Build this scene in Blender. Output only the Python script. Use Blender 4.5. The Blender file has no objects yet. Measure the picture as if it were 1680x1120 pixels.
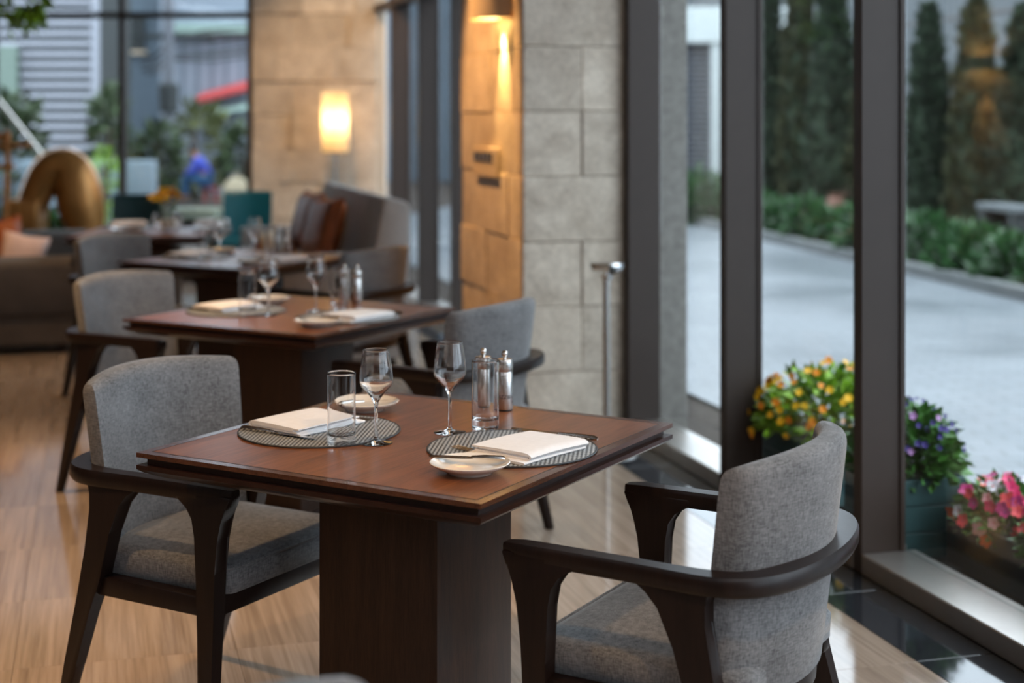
import bpy, bmesh, math, random
from mathutils import Vector, Matrix
R = math.radians; PI = math.pi
random.seed(11)
SC = bpy.context.scene; COL = SC.collection

# ------------------------------------------------------------------ camera, sky, exposure, room lights
F_PX, HOR, HC = 2480.0, 195.0, 1.495
cam = bpy.data.cameras.new('camera'); camo = bpy.data.objects.new('camera', cam); COL.objects.link(camo)
camo.location = (0, 0, HC); camo.rotation_euler = (R(90), 0, 0)
cam.sensor_width = 36; cam.lens = F_PX / 1680 * 36; cam.shift_y = -(560 - HOR) / 1680
cam.clip_start = .05; cam.clip_end = 300
cam.dof.use_dof = True; cam.dof.focus_distance = 3.3; cam.dof.aperture_fstop = 2.1
SC.camera = camo

world = bpy.data.worlds.new('overcast_sky'); SC.world = world; world.use_nodes = True
wn = world.node_tree; wn.nodes.clear()
w_out = wn.nodes.new('ShaderNodeOutputWorld'); w_bg = wn.nodes.new('ShaderNodeBackground')
w_tc = wn.nodes.new('ShaderNodeTexCoord'); w_sep = wn.nodes.new('ShaderNodeSeparateXYZ')
w_ramp = wn.nodes.new('ShaderNodeValToRGB')
w_ramp.color_ramp.elements[0].position = 0.0; w_ramp.color_ramp.elements[0].color = (.68, .77, .90, 1)
w_ramp.color_ramp.elements[1].position = .7; w_ramp.color_ramp.elements[1].color = (.84, .92, 1.0, 1)
wn.links.new(w_tc.outputs['Generated'], w_sep.inputs[0]); wn.links.new(w_sep.outputs['Z'], w_ramp.inputs[0])
wn.links.new(w_ramp.outputs[0], w_bg.inputs[0]); wn.links.new(w_bg.outputs[0], w_out.inputs[0])
w_bg.inputs[1].default_value = 3.9

vs = SC.view_settings; vs.view_transform = 'Standard'; vs.look = 'None'; vs.gamma = 1; vs.use_curve_mapping = False
vs.exposure = 0.42
SC.cycles.sample_clamp_indirect = 6.0
SC.cycles.max_bounces = 12; SC.cycles.transparent_max_bounces = 24; SC.cycles.transmission_bounces = 10
SC.cycles.caustics_reflective = False

WARM = (1.0, .62, .30)
def spot(name, loc, target, power, size=60, blend=.5, rad=.05, color=WARM):
    l = bpy.data.lights.new(name, 'SPOT'); l.energy = power; l.spot_size = R(size); l.spot_blend = blend
    l.shadow_soft_size = rad; l.color = color
    o = bpy.data.objects.new(name, l); COL.objects.link(o); o.location = loc
    o.rotation_euler = (Vector(target) - Vector(loc)).to_track_quat('-Z', 'Y').to_euler(); return o
# unseen restaurant downlights; the one right of camera added to warm a chair back
CEIL = 3.5
DOWN = [  # x, y, target x, y, power, cone
    (-2.3, 5.2, -2.3, 5.2, 330, 75), (-3.4, 8.6, -3.4, 8.6, 170, 80), (-1.9, 2.6, -1.5, 3.2, 120, 70),
    (-.55, 5.6, -.62, 5.7, 30, 50), (-1.1, 3.9, -.55, 3.9, 42, 60), (-1.6, 11.6, -1.5, 13.2, 120, 70), (1.0, 1.0, .55, 3.0, 110, 60), (-1.15, 7.45, -.13, 7.75, 300, 40)]
for i, (x, y, tx, ty, p, c) in enumerate(DOWN):
    spot('downlight', (x, y, CEIL - .06), (tx, ty, 0 if i < 5 or i == 6 else 1.65), p, c, .6, .06, WARM if i < 7 else (1, .50, .17))

# ------------------------------------------------------------------ helpers
def P(px, py, z=0.0):
    "point at height z seen at a photo pixel"
    Y = F_PX * (HC - z) / (py - HOR); return Vector(((px - 840) / F_PX * Y, Y, z))
def PY(px, py, Y):
    "point at distance Y seen at a photo pixel"
    return Vector(((px - 840) / F_PX * Y, Y, HC - (py - HOR) * Y / F_PX))
WA = R(15.4); WT = Vector((-math.sin(WA), math.cos(WA), 0)); WS = Vector((math.cos(WA), math.sin(WA), 0)); W0 = Vector((1.125, 5.04, 0))
def W(t, s, z=0.0): return W0 + WT * t + WS * s + Vector((0, 0, z))
TA = R(59.8); TU = Vector((math.cos(TA), math.sin(TA), 0)); TW = Vector((-math.sin(TA), math.cos(TA), 0))
STEP = Vector((-.614, 2.266, 0))

def link(o): COL.objects.link(o); return o
def empty(name, loc=(0, 0, 0), rz=0.0, label=None, cat=None, group=None, kind=None):
    o = bpy.data.objects.new(name, None); link(o); o.location = loc; o.rotation_euler = (0, 0, rz); o.empty_display_size = .1
    return tag(o, label, cat, group, kind)
def tag(o, label=None, cat=None, group=None, kind=None):
    if label: o['label'] = label
    if cat: o['category'] = cat
    if group: o['group'] = group
    if kind: o['kind'] = kind
    return o
def mesh_of(bm, name, smooth=35):
    me = bpy.data.meshes.new(name); bmesh.ops.recalc_face_normals(bm, faces=bm.faces); bm.to_mesh(me); bm.free()
    if smooth: me.shade_smooth(); me.set_sharp_from_angle(angle=R(smooth))
    return me
def obj(name, bm, m, parent=None, smooth=35, loc=None, rz=None):
    me = mesh_of(bm, name, smooth) if isinstance(bm, bmesh.types.BMesh) else bm
    if m is not None and not me.materials:
        for k in (m if isinstance(m, (list, tuple)) else [m]): me.materials.append(k)
    o = bpy.data.objects.new(name, me); link(o)
    if parent: o.parent = parent
    if loc is not None: o.location = loc
    if rz is not None: o.rotation_euler = (0, 0, rz)
    return o
def struct(name, bm, m, parent=None, **k):
    o = obj(name, bm, m, parent, **k)
    if not parent: o['kind'] = 'structure'
    return o
def copy_tree(o, parent=None):
    c = o.copy(); link(c)
    if parent: c.parent = parent
    for ch in [x for x in KIDS(o)]: copy_tree(ch, c)
    return c
def KIDS(o): return [x for x in COL.objects if x.parent == o]
def dup(root, loc, rz=None, label=None, group=None):
    c = copy_tree(root); c.location = loc
    if rz is not None: c.rotation_euler = (0, 0, rz)
    if label: c['label'] = label
    if group: c['group'] = group
    return c
def NB(): return bmesh.new()
def bx(bm, c, s, bev=0.0, rz=0.0, seg=1, rot=None):
    r = bmesh.ops.create_cube(bm, size=1.0); v = r['verts']
    m = Matrix.Translation(Vector(c)) @ (rot if rot is not None else Matrix.Rotation(rz, 4, 'Z')) @ Matrix.Diagonal((*s, 1))
    bmesh.ops.transform(bm, matrix=m, verts=v)
    if bev:
        es = {e for q in v for e in q.link_edges}
        bmesh.ops.bevel(bm, geom=list(es), offset=bev, segments=seg, profile=.5, affect='EDGES', clamp_overlap=True)
    return bm
def box(c, s, bev=0.0, rz=0.0, seg=1): return bx(NB(), c, s, bev, rz, seg)
def lathe(prof, n=32, bm=None, c=(0, 0, 0), cap=True):
    bm = bm or NB(); rings = []
    for r, z in prof:
        if r < 1e-6: rings.append([bm.verts.new((c[0], c[1], c[2] + z))])
        else: rings.append([bm.verts.new((c[0] + r * math.cos(2 * PI * i / n), c[1] + r * math.sin(2 * PI * i / n), c[2] + z)) for i in range(n)])
    for a, b in zip(rings, rings[1:]):
        for i in range(n):
            j = (i + 1) % n
            if len(a) == 1 and len(b) == 1: continue
            if len(a) == 1: bm.faces.new((a[0], b[i], b[j]))
            elif len(b) == 1: bm.faces.new((a[i], a[j], b[0]))
            else: bm.faces.new((a[i], a[j], b[j], b[i]))
    if cap:
        for q in (rings[0], rings[-1]):
            if len(q) > 2: bm.faces.new(q)
    return bm
def loft(rings, bm=None, cap=True, closed=True):
    bm = bm or NB(); vr = [[bm.verts.new(p) for p in r] for r in rings]; n = len(vr[0])
    for a, b in zip(vr, vr[1:]):
        for i in range(n if closed else n - 1):
            j = (i + 1) % n; bm.faces.new((a[i], a[j], b[j], b[i]))
    if cap: bm.faces.new(list(reversed(vr[0]))); bm.faces.new(vr[-1])
    return bm
def tube(pts, rad, n=8, bm=None):
    bm = bm or NB(); pts = [Vector(p) for p in pts]; rings = []
    up = Vector((0, 0, 1)); prev = None
    for i, p in enumerate(pts):
        d = (pts[min(i + 1, len(pts) - 1)] - pts[max(i - 1, 0)]).normalized()
        if prev is None:
            a = d.cross(up)
            if a.length < .05: a = d.cross(Vector((0, 1, 0)))
        else: a = prev - d * prev.dot(d)
        a.normalize(); prev = a; b = d.cross(a); r = rad[i] if isinstance(rad, (list, tuple)) else rad
        rings.append([p + a * (r * math.cos(2 * PI * k / n)) + b * (r * math.sin(2 * PI * k / n)) for k in range(n)])
    return loft(rings, bm)
def prism(poly, x0f, x1f, bev=.004, seg=2):
    "poly in (y,z); x extents may depend on z; extruded along x"
    bm = NB(); a = [bm.verts.new((x0f(z), y, z)) for y, z in poly]; b = [bm.verts.new((x1f(z), y, z)) for y, z in poly]; n = len(poly)
    bm.faces.new(a); bm.faces.new(list(reversed(b)))
    for i in range(n): bm.faces.new((a[i], b[i], b[(i + 1) % n], a[(i + 1) % n]))
    if bev: bmesh.ops.bevel(bm, geom=[e for e in bm.edges if e.calc_length() > bev * 2.2], offset=bev, segments=seg, profile=.5, affect='EDGES', clamp_overlap=True)
    return bm
def rrect(w, d, r, n=5, z=0.0, cx=0.0, cy=0.0):
    out = []
    for qx, qy, a0 in ((1, 1, 0), (-1, 1, 90), (-1, -1, 180), (1, -1, 270)):
        for k in range(n):
            a = R(a0 + 90 * k / (n - 1)); out.append((cx + qx * (w / 2 - r) + r * math.cos(a), cy + qy * (d / 2 - r) + r * math.sin(a), z))
    return out
def pillow(w, h, t, nx=10):
    "a stuffed cushion lying in xy, thickness along z"
    bm = NB(); g = {}
    for sgn in (1, -1):
        for i in range(nx + 1):
            for j in range(nx + 1):
                u = 2 * i / nx - 1; v = 2 * j / nx - 1; e = (1 - u ** 4) * (1 - v ** 4)
                pin = 1 - .10 * (1 - abs(u)) * (abs(v) ** 3) ; pin2 = 1 - .10 * (1 - abs(v)) * (abs(u) ** 3)
                if sgn == -1 and (i in (0, nx) or j in (0, nx)): g[sgn, i, j] = g[1, i, j]; continue
                g[sgn, i, j] = bm.verts.new((u * w / 2 * pin2, v * h / 2 * pin, sgn * t / 2 * max(e, 0) ** .5))
        for i in range(nx):
            for j in range(nx):
                q = [g[sgn, i, j], g[sgn, i + 1, j], g[sgn, i + 1, j + 1], g[sgn, i, j + 1]]
                bm.faces.new(q if sgn > 0 else list(reversed(q)))
    return bm
def leaves(n, place, size, seed, jitter=.35, fold=.25):
    "n folded leaf blades; place(rnd) -> (pos, direction)"
    rnd = random.Random(seed); vs_, fs = [], []
    for _ in range(n):
        p, d = place(rnd); p = Vector(p); d = (Vector(d) + Vector((rnd.gauss(0, jitter), rnd.gauss(0, jitter), rnd.gauss(0, jitter)))).normalized()
        a = d.cross(Vector((rnd.gauss(0, 1), rnd.gauss(0, 1), rnd.gauss(0, 1) + .5)))
        if a.length < 1e-3: continue
        a.normalize(); nrm = a.cross(d); s = size * rnd.uniform(.65, 1.25); k = len(vs_)
        vs_ += [p, p + d * s * .5 + a * s * .26 + nrm * s * fold * .3, p + d * s, p + d * s * .5 - a * s * .26 + nrm * s * fold * .3]
        fs += [(k, k + 1, k + 2), (k, k + 2, k + 3)]
    me = bpy.data.meshes.new('leaves'); me.from_pydata([tuple(v) for v in vs_], [], fs); return me

# ------------------------------------------------------------------ materials
class MT:
    def __init__(s, name):
        s.m = bpy.data.materials.new(name); s.m.use_nodes = True; s.t = s.m.node_tree; s.b = s.t.nodes['Principled BSDF']
    def n(s, t, **k):
        q = s.t.nodes.new(t)
        for a, b in k.items(): setattr(q, a, b)
        return q
    def l(s, a, b): s.t.links.new(a, b)
    def coord(s, scale=(1, 1, 1), out='Object', rot=(0, 0, 0), rand=False):
        tc = s.n('ShaderNodeTexCoord'); mp = s.n('ShaderNodeMapping'); mp.inputs['Scale'].default_value = scale; mp.inputs['Rotation'].default_value = rot
        src = tc.outputs[out]
        if rand:
            oi = s.n('ShaderNodeObjectInfo'); va = s.n('ShaderNodeVectorMath', operation='MULTIPLY_ADD')
            cb = s.n('ShaderNodeCombineXYZ')
            for i in range(3): s.l(oi.outputs['Random'], cb.inputs[i])
            s.l(cb.outputs[0], va.inputs[0]); va.inputs[1].default_value = (37, 53, 19); s.l(src, va.inputs[2]); src = va.outputs[0]
        s.l(src, mp.inputs[0]); return mp.outputs[0]
    def noise(s, vec, scale=5, detail=4, rough=.55, dist=0):
        q = s.n('ShaderNodeTexNoise'); q.inputs['Scale'].default_value = scale; q.inputs['Detail'].default_value = detail
        q.inputs['Roughness'].default_value = rough; q.inputs['Distortion'].default_value = dist; s.l(vec, q.inputs['Vector']); return q.outputs[0]
    def ramp(s, fac, stops):
        q = s.n('ShaderNodeValToRGB'); e = q.color_ramp.elements
        while len(e) < len(stops): e.new(.5)
        for i, (p, c) in enumerate(stops): e[i].position = p; e[i].color = (*c, 1)
        s.l(fac, q.inputs[0]); return q.outputs[0]
    def bump(s, h, st=.3, dist=.01):
        q = s.n('ShaderNodeBump'); q.inputs['Strength'].default_value = st; q.inputs['Distance'].default_value = dist
        s.l(h, q.inputs['Height']); s.l(q.outputs[0], s.b.inputs['Normal'])
    def mix(s, fac, a, b, mode='MIX'):
        q = s.n('ShaderNodeMix', data_type='RGBA', blend_type=mode)
        for v, i in ((fac, 0), (a, 6), (b, 7)):
            if hasattr(v, 'links'): s.l(v, q.inputs[i])
            elif i == 0: q.inputs[0].default_value = v
            else: q.inputs[i].default_value = (*v, 1)
        return q.outputs[2]
    def rnd(s): return s.n('ShaderNodeObjectInfo').outputs['Random']
    def set(s, col=None, rough=None, metal=None, **k):
        if col is not None:
            if hasattr(col, 'links'): s.l(col, s.b.inputs['Base Color'])
            else: s.b.inputs['Base Color'].default_value = (*col, 1)
        if rough is not None:
            if hasattr(rough, 'links'): s.l(rough, s.b.inputs['Roughness'])
            else: s.b.inputs['Roughness'].default_value = rough
        if metal is not None: s.b.inputs['Metallic'].default_value = metal
        for a, b in k.items(): s.b.inputs[a].default_value = b
        return s.m
def simple(name, col, rough=.6, metal=0, var=.12, scale=12, rand=0.0, bump=0, **k):
    m = MT(name); v = m.coord(); f = m.noise(v, scale, 4)
    c = m.ramp(f, [(.3, tuple(x * (1 - var) for x in col)), (.7, tuple(min(1, x * (1 + var)) for x in col))])
    if rand:
        hs = m.n('ShaderNodeHueSaturation'); m.l(c, hs.inputs['Color']); mr = m.n('ShaderNodeMapRange'); m.l(m.rnd(), mr.inputs[0])
        mr.inputs[3].default_value = 1 - rand; mr.inputs[4].default_value = 1 + rand; m.l(mr.outputs[0], hs.inputs['Value']); c = hs.outputs[0]
    if bump: m.bump(f, bump, .004)
    return m.set(c, rough, metal, **k)
def fabric(name, dark, light, scale=1.0):
    m = MT(name); v = m.coord(); a = m.noise(m.coord((70 * scale, 70 * scale, 340 * scale)), 1, 3); b = m.noise(m.coord((340 * scale, 340 * scale, 70 * scale)), 1, 3)
    d = m.noise(v, 7, 3); ad = m.n('ShaderNodeMath', operation='ADD'); m.l(a, ad.inputs[0]); m.l(b, ad.inputs[1]); hf = m.n('ShaderNodeMath', operation='MULTIPLY'); m.l(ad.outputs[0], hf.inputs[0]); hf.inputs[1].default_value = .5
    c = m.ramp(hf.outputs[0], [(.36, dark), (.62, light)]); c = m.mix(.35, c, m.ramp(d, [(.3, dark), (.7, light)]))
    m.bump(hf.outputs[0], .35, .0015)
    return m.set(c, .9, **{'Sheen Weight': .25, 'Sheen Roughness': .4, 'Specular IOR Level': .25})
def wood(name, dark, light, axis=0, rough=.3, scale=1.0, coat=0.0, rand=True, stretch=18, spec=.3):
    m = MT(name); sc = [stretch * scale] * 3; sc[axis] = 1.3 * scale
    v = m.coord(tuple(sc), rand=rand); f = m.noise(v, 1.2, 6, .62, .4); g = m.noise(m.coord(tuple(x * 6 for x in sc), rand=rand), 1.5, 3)
    c = m.ramp(f, [(.28, dark), (.72, light)]); c = m.mix(.3, c, m.ramp(g, [(.35, tuple(x * .55 for x in dark)), (.6, light)]))
    m.bump(g, .06, .002)
    return m.set(c, rough, **{'Coat Weight': coat, 'Coat Roughness': .12, 'Specular IOR Level': spec})

M = {}
M['dark_wood'] = wood('espresso_wood', (.008, .004, .003), (.017, .0085, .006), 2, .34, 1, 0)
M['fabric'] = fabric('grey_heather_fabric', (.052, .052, .055), (.245, .242, .245))
M['fabric_dark'] = fabric('taupe_fabric', (.05, .042, .038), (.11, .095, .085))
M['fabric_sofa'] = fabric('mid_grey_fabric', (.30, .28, .27), (.52, .49, .475))
M['teal'] = simple('teal_leather', (.003, .095, .13), .4, var=.1)
M['teal_dark'] = simple('dark_teal_leather', (.004, .03, .033), .45, var=.1)
def table_top_mat():
    m = MT('quartered_walnut_veneer'); tc = m.n('ShaderNodeTexCoord'); sp = m.n('ShaderNodeSeparateXYZ'); m.l(tc.outputs['Object'], sp.inputs[0])
    ax = m.n('ShaderNodeMath', operation='ABSOLUTE'); ay = m.n('ShaderNodeMath', operation='ABSOLUTE'); m.l(sp.outputs[0], ax.inputs[0]); m.l(sp.outputs[1], ay.inputs[0])
    sm = m.n('ShaderNodeMath', operation='MULTIPLY'); m.l(sp.outputs[0], sm.inputs[0]); m.l(sp.outputs[1], sm.inputs[1])
    gt = m.n('ShaderNodeMath', operation='GREATER_THAN'); m.l(sm.outputs[0], gt.inputs[0]); gt.inputs[1].default_value = 0
    def grain(rz):
        v = m.coord((1.6, 24, 24), rot=(0, 0, rz)); f = m.noise(v, 1.0, 6, .62, .9); g = m.noise(m.coord((9, 190, 190), rot=(0, 0, rz)), 1.3, 3)
        c = m.ramp(f, [(.25, (.052, .015, .006)), (.75, (.31, .115, .048))]); return m.mix(.45, c, m.ramp(g, [(.3, (.045, .013, .005)), (.62, (.24, .088, .036))]))
    c = m.mix(gt.outputs[0], grain(R(45)), grain(R(-45)))
    return m.set(c, .30, **{'Specular IOR Level': .38})
M['table_top'] = table_top_mat()
M['table_edge'] = wood('table_edge_walnut', (.016, .006, .004), (.036, .014, .008), 0, .28, 1, .1)
M['pedestal'] = wood('dark_walnut_veneer', (.016, .0065, .003), (.050, .022, .011), 2, .42, 2.2, 0)
M['inlay'] = simple('dark_inlay', (.012, .006, .004), .35)
def tile_mat():
    m = MT('wood_vein_floor_tile'); a = m.noise(m.coord((16, .55, 1), rand=True), 1.5, 6, .6, .5); b = m.noise(m.coord((60, 1.4, 1), rand=True), 1.5, 4)
    c = m.ramp(a, [(.25, (.205, .15, .11)), (.5, (.33, .25, .19)), (.75, (.43, .34, .27))]); c = m.mix(.3, c, m.ramp(b, [(.35, (.16, .11, .08)), (.65, (.45, .36, .285))]))
    hs = m.n('ShaderNodeHueSaturation'); m.l(c, hs.inputs['Color']); mr = m.n('ShaderNodeMapRange'); m.l(m.rnd(), mr.inputs[0]); mr.inputs[3].default_value = .86; mr.inputs[4].default_value = 1.1
    m.l(mr.outputs[0], hs.inputs['Value'])
    return m.set(hs.outputs[0], .10, **{'Specular IOR Level': .85})
M['tile'] = tile_mat()
M['grout'] = simple('grout', (.20, .15, .115), .8)
M['granite_dark'] = simple('dark_granite', (.018, .02, .024), .07, var=.35, scale=160, rand=.1, **{'Specular IOR Level': .9})
M['frame'] = simple('bronze_grey_aluminium', (.043, .030, .024), .5, .0, var=.05, **{'Specular IOR Level': .35})
M['sill'] = simple('bronze_sill_metal', (.46, .43, .40), .32, .85, var=.05)
def glass_pane():
    m = bpy.data.materials.new('window_glass'); m.use_nodes = True; t = m.node_tree; t.nodes.clear()
    o = t.nodes.new('ShaderNodeOutputMaterial'); mx = t.nodes.new('ShaderNodeMixShader'); tr = t.nodes.new('ShaderNodeBsdfTransparent'); gl = t.nodes.new('ShaderNodeBsdfGlossy')
    fr = t.nodes.new('ShaderNodeFresnel'); ge = t.nodes.new('ShaderNodeNewGeometry'); mr = t.nodes.new('ShaderNodeMapRange'); mr.inputs[3].default_value = 1.42; mr.inputs[4].default_value = 1 / 1.42; t.links.new(ge.outputs['Backfacing'], mr.inputs[0]); t.links.new(mr.outputs[0], fr.inputs[0]); gl.inputs['Roughness'].default_value = 0.0; tr.inputs[0].default_value = (.925, .95, .95, 1)
    t.links.new(fr.outputs[0], mx.inputs[0]); t.links.new(tr.outputs[0], mx.inputs[1]); t.links.new(gl.outputs[0], mx.inputs[2]); t.links.new(mx.outputs[0], o.inputs[0]); return m
M['pane'] = glass_pane()
M['glass'] = MT('clear_glass').set((1, 1, 1), 0.0, **{'Transmission Weight': 1.0, 'IOR': 1.46})
def stone(name, a, b, rough=.75, sc=1.0, bump=.25):
    m = MT(name); v = m.coord(rand=True); f = m.noise(v, 5 * sc, 8, .65, .4); g = m.noise(v, 55 * sc, 4)
    c = m.ramp(f, [(.36, a), (.64, b)]); c = m.mix(.4, c, m.ramp(g, [(.3, tuple(x * .6 for x in a)), (.7, b)]))
    hs = m.n('ShaderNodeHueSaturation'); m.l(c, hs.inputs['Color']); mr = m.n('ShaderNodeMapRange'); m.l(m.rnd(), mr.inputs[0]); mr.inputs[3].default_value = .9; mr.inputs[4].default_value = 1.08; m.l(mr.outputs[0], hs.inputs['Value'])
    m.bump(f, bump, .02); return m.set(hs.outputs[0], rough)
M['stone'] = stone('split_limestone', (.47, .385, .30), (.80, .70, .58))
M['granite'] = stone('rough_grey_granite', (.16, .15, .135), (.30, .285, .26), .85, 4)
M['plaster'] = simple('warm_white_plaster', (.55, .46, .36), .85, var=.03)
M['ceiling'] = simple('ceiling_timber', (.26, .19, .13), .9, var=.02)
M['wall_timber'] = wood('brown_wall_timber', (.10, .055, .03), (.17, .10, .06), 2, .5, .3)
M['china'] = MT('cream_china').set((.78, .72, .64), .12, **{'Coat Weight': .5})
M['linen'] = simple('white_linen', (.82, .80, .80), .85, var=.03, scale=60, bump=.1)
M['steel'] = MT('polished_steel').set((.72, .69, .66), .16, 1.0)
def brushed():
    m = MT('brushed_steel'); f = m.noise(m.coord((4, 4, 700)), 1, 3); m.bump(f, .12, .0008); return m.set(m.ramp(f, [(.3, (.50, .48, .46)), (.7, (.72, .70, .68))]), .27, 1.0)
M['brushed'] = brushed()
M['chrome'] = MT('chrome').set((.75, .75, .76), .08, 1.0)
M['black'] = simple('black_plastic', (.012, .012, .012), .4)
def weave():
    m = MT('woven_vinyl'); v = m.coord((150, 150, 1), rot=(0, 0, R(20))); ck = m.n('ShaderNodeTexChecker'); m.l(v, ck.inputs[0]); ck.inputs['Scale'].default_value = 1.0
    ck.inputs[1].default_value = (.42, .44, .45, 1); ck.inputs[2].default_value = (.012, .014, .017, 1)
    m.bump(ck.outputs[1], .5, .002); return m.set(ck.outputs[0], .45)
M['weave'] = weave()
M['mat_rim'] = simple('dark_mat_rim', (.03, .033, .036), .5)
M['bronze'] = simple('golden_bronze', (.46, .22, .065), .36, .55, var=.2, scale=4)
M['orange_wood'] = wood('honey_wood', (.40, .14, .035), (.70, .29, .08), 0, .4)
def emit(name, col, st):
    m = MT(name); m.set(col, .5); m.b.inputs['Emission Color'].default_value = (*col, 1); m.b.inputs['Emission Strength'].default_value = st; return m.m
def shade_mat():
    m = MT('translucent_ribbed_shade'); m.t.nodes.remove(m.b); o = [n for n in m.t.nodes if n.type == 'OUTPUT_MATERIAL'][0]
    a = m.n('ShaderNodeBsdfTranslucent'); d = m.n('ShaderNodeBsdfDiffuse'); x = m.n('ShaderNodeMixShader'); x.inputs[0].default_value = .3
    a.inputs[0].default_value = (.95, .72, .42, 1); d.inputs[0].default_value = (.75, .66, .52, 1)
    m.l(a.outputs[0], x.inputs[1]); m.l(d.outputs[0], x.inputs[2]); m.l(x.outputs[0], o.inputs[0]); return m.m
M['shade'] = shade_mat()
M['satin'] = simple('copper_brown_satin', (.27, .075, .025), .45, .0, var=.3, scale=9, **{'Specular IOR Level': .3})
M['pink'] = simple('pale_pink_cloth', (.62, .46, .42), .8)
M['soil'] = simple('dark_soil', (.035, .026, .02), .95, var=.5, scale=60, bump=.8)
M['planter_teal'] = simple('dark_teal_planter', (.025, .075, .078), .55, var=.06)
M['planter_dark'] = simple('charcoal_planter', (.010, .014, .014), .6, var=.1)
def leafm(name, col, rough=.35, var=.45):
    m = MT(name); f = m.noise(m.coord((1, 1, 1), out='Object'), 9, 2); ge = m.n('ShaderNodeNewGeometry')
    c = m.ramp(ge.outputs['Random Per Island'], [(0, tuple(x * (1 - var) for x in col)), (.6, col), (1, tuple(min(1, x * (1 + var)) for x in col))])
    return m.set(c, rough)
M['leaf'] = leafm('fresh_leaf', (.06, .18, .03)); M['leaf_lime'] = leafm('lime_leaf', (.20, .36, .025)); M['leaf_dark'] = leafm('glossy_dark_leaf', (.028, .085, .026), .22)
M['leaf_street'] = leafm('dull_street_leaf', (.035, .06, .022), .6); M['leaf_olive'] = leafm('olive_leaf', (.085, .10, .025), .6)
M['conifer'] = leafm('conifer_needles', (.016, .032, .015), .8); M['conifer2'] = leafm('olive_conifer_needles', (.030, .036, .011), .8)
M['bark'] = simple('bark', (.07, .05, .035), .9, bump=.5)
M['stem'] = simple('green_stem', (.05, .11, .03), .6)
for nm, c in (('hot_pink', (.70, .02, .13)), ('coral', (.80, .07, .08)), ('magenta', (.42, .005, .14)), ('blush', (.80, .42, .46)), ('petal_white', (.78, .74, .82)), ('orange', (.80, .09, .01)), ('yellow', (.88, .50, .01)), ('amber', (.85, .28, .005)), ('violet', (.045, .02, .20)), ('lilac', (.45, .22, .48))):
    M[nm] = simple(nm + '_petal', c, .5, var=.1)
def paving():
    m = MT('blue_grey_pavers'); v = m.coord((1, 1, 1)); br = m.n('ShaderNodeTexBrick'); m.l(v, br.inputs[0]); br.inputs['Scale'].default_value = 1.0
    br.inputs['Color1'].default_value = (.125, .145, .165, 1); br.inputs['Color2'].default_value = (.18, .20, .225, 1); br.inputs['Mortar'].default_value = (.05, .058, .065, 1)
    br.inputs['Mortar Size'].default_value = .009; br.inputs['Brick Width'].default_value = .22; br.inputs['Row Height'].default_value = .11
    f = m.noise(v, .8, 4); c = m.mix(.4, br.outputs[0], m.ramp(f, [(.3, (.11, .13, .15)), (.7, (.22, .245, .27))])); m.bump(br.outputs[1], -.9, .012)
    return m.set(c, m.ramp(m.noise(v, .5, 3), [(.35, (.28, .28, .28)), (.65, (.5, .5, .5))]))
M['paving'] = paving()
M['concrete'] = simple('grey_concrete', (.12, .128, .13), .8, var=.15, scale=3)
M['wall_grey'] = simple('grey_render', (.12, .135, .145), .85, var=.08, scale=1)
M['white_paint'] = simple('white_paint', (.55, .60, .60), .6, var=.03)
M['louvre'] = simple('grey_louvre', (.13, .14, .165), .5, var=.08)
M['slat_white'] = simple('white_slat', (.28, .295, .34), .5, var=.05)
M['dark_void'] = simple('dark_backing', (.03, .036, .038), .8)  # even dark colour shared by louvre backings, plinth, supports and pole fittings
M['mint'] = simple('mint_panel', (.15, .205, .175), .7, var=.04)
M['steel_blue'] = simple('blue_grey_wall', (.11, .145, .18), .8, var=.15, scale=1.2)
M['pale_blue'] = simple('pale_blue_wall', (.26, .30, .36), .8, var=.1, scale=1)
M['steel_blue2'] = simple('blue_grey_street_wall', (.17, .225, .27), .8, var=.15, scale=1.2)
M['red_roof'] = simple('red_roof', (.45, .05, .05), .7)
M['tarp'] = simple('pale_green_awning', (.30, .42, .38), .7)
M['skin'] = simple('skin', (.30, .15, .10), .6); M['shirt'] = simple('blue_shirt', (.06, .09, .50), .8); M['jeans'] = simple('blue_jeans', (.03, .10, .22), .85); M['hair'] = simple('black_hair', (.012, .01, .01), .5)
M['cream'] = simple('cream_cloth', (.72, .58, .42), .8); M['sack'] = simple('sackcloth', (.26, .22, .15), .9); M['clay'] = simple('brown_clay', (.16, .075, .05), .7)

# ------------------------------------------------------------------ floor
def in_frame(p, m=60):
    if p.y < .5: return False
    x = 840 + F_PX * p.x / p.y; y = HOR + F_PX * (HC - p.z) / p.y
    return -m < x < 1680 + m and -m < y < 1120 + m
floor = empty('floor', W0, WA, kind='structure')
b = NB(); bx(b, (-3.75, 2.6, -.035), (7.5, 14.5, .04)); obj('floor_slab', b, M['grout'], floor)
tile_me = mesh_of(box((0, 0, -.007), (.599, .599, .014), .0006), 'tile', 30); tile_me.materials.append(M['tile'])
big_tile = mesh_of(box((0, 0, -.007), (.597, 1.197, .014), .0012), 'tile_long', 30); big_tile.materials.append(M['tile'])
ntile = 0
for i in range(12):
    for j in range(-7, 17):
        s = -.24 - .3 - .6 * i; t = .36 + .3 + .6 * j
        if t > 9.1: continue
        if any(in_frame(W(t + a, s + c_), 40) for a in (-.3, .3) for c_ in (-.3, .3)) or W(t, s).y > 1.2 and abs(W(t, s).x) < 2.2:
            obj('tile', tile_me, None, floor, loc=(s, t, 0)); ntile += 1
strip = mesh_of(box((0, 0, -.007), (.237, .597, .014), .0012), 'border_stone', 30); strip.materials.append(M['granite_dark'])
for j in range(-7, 16): obj('border_stone', strip, None, floor, loc=(-.12, .36 + .3 + .6 * j, 0))
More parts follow.
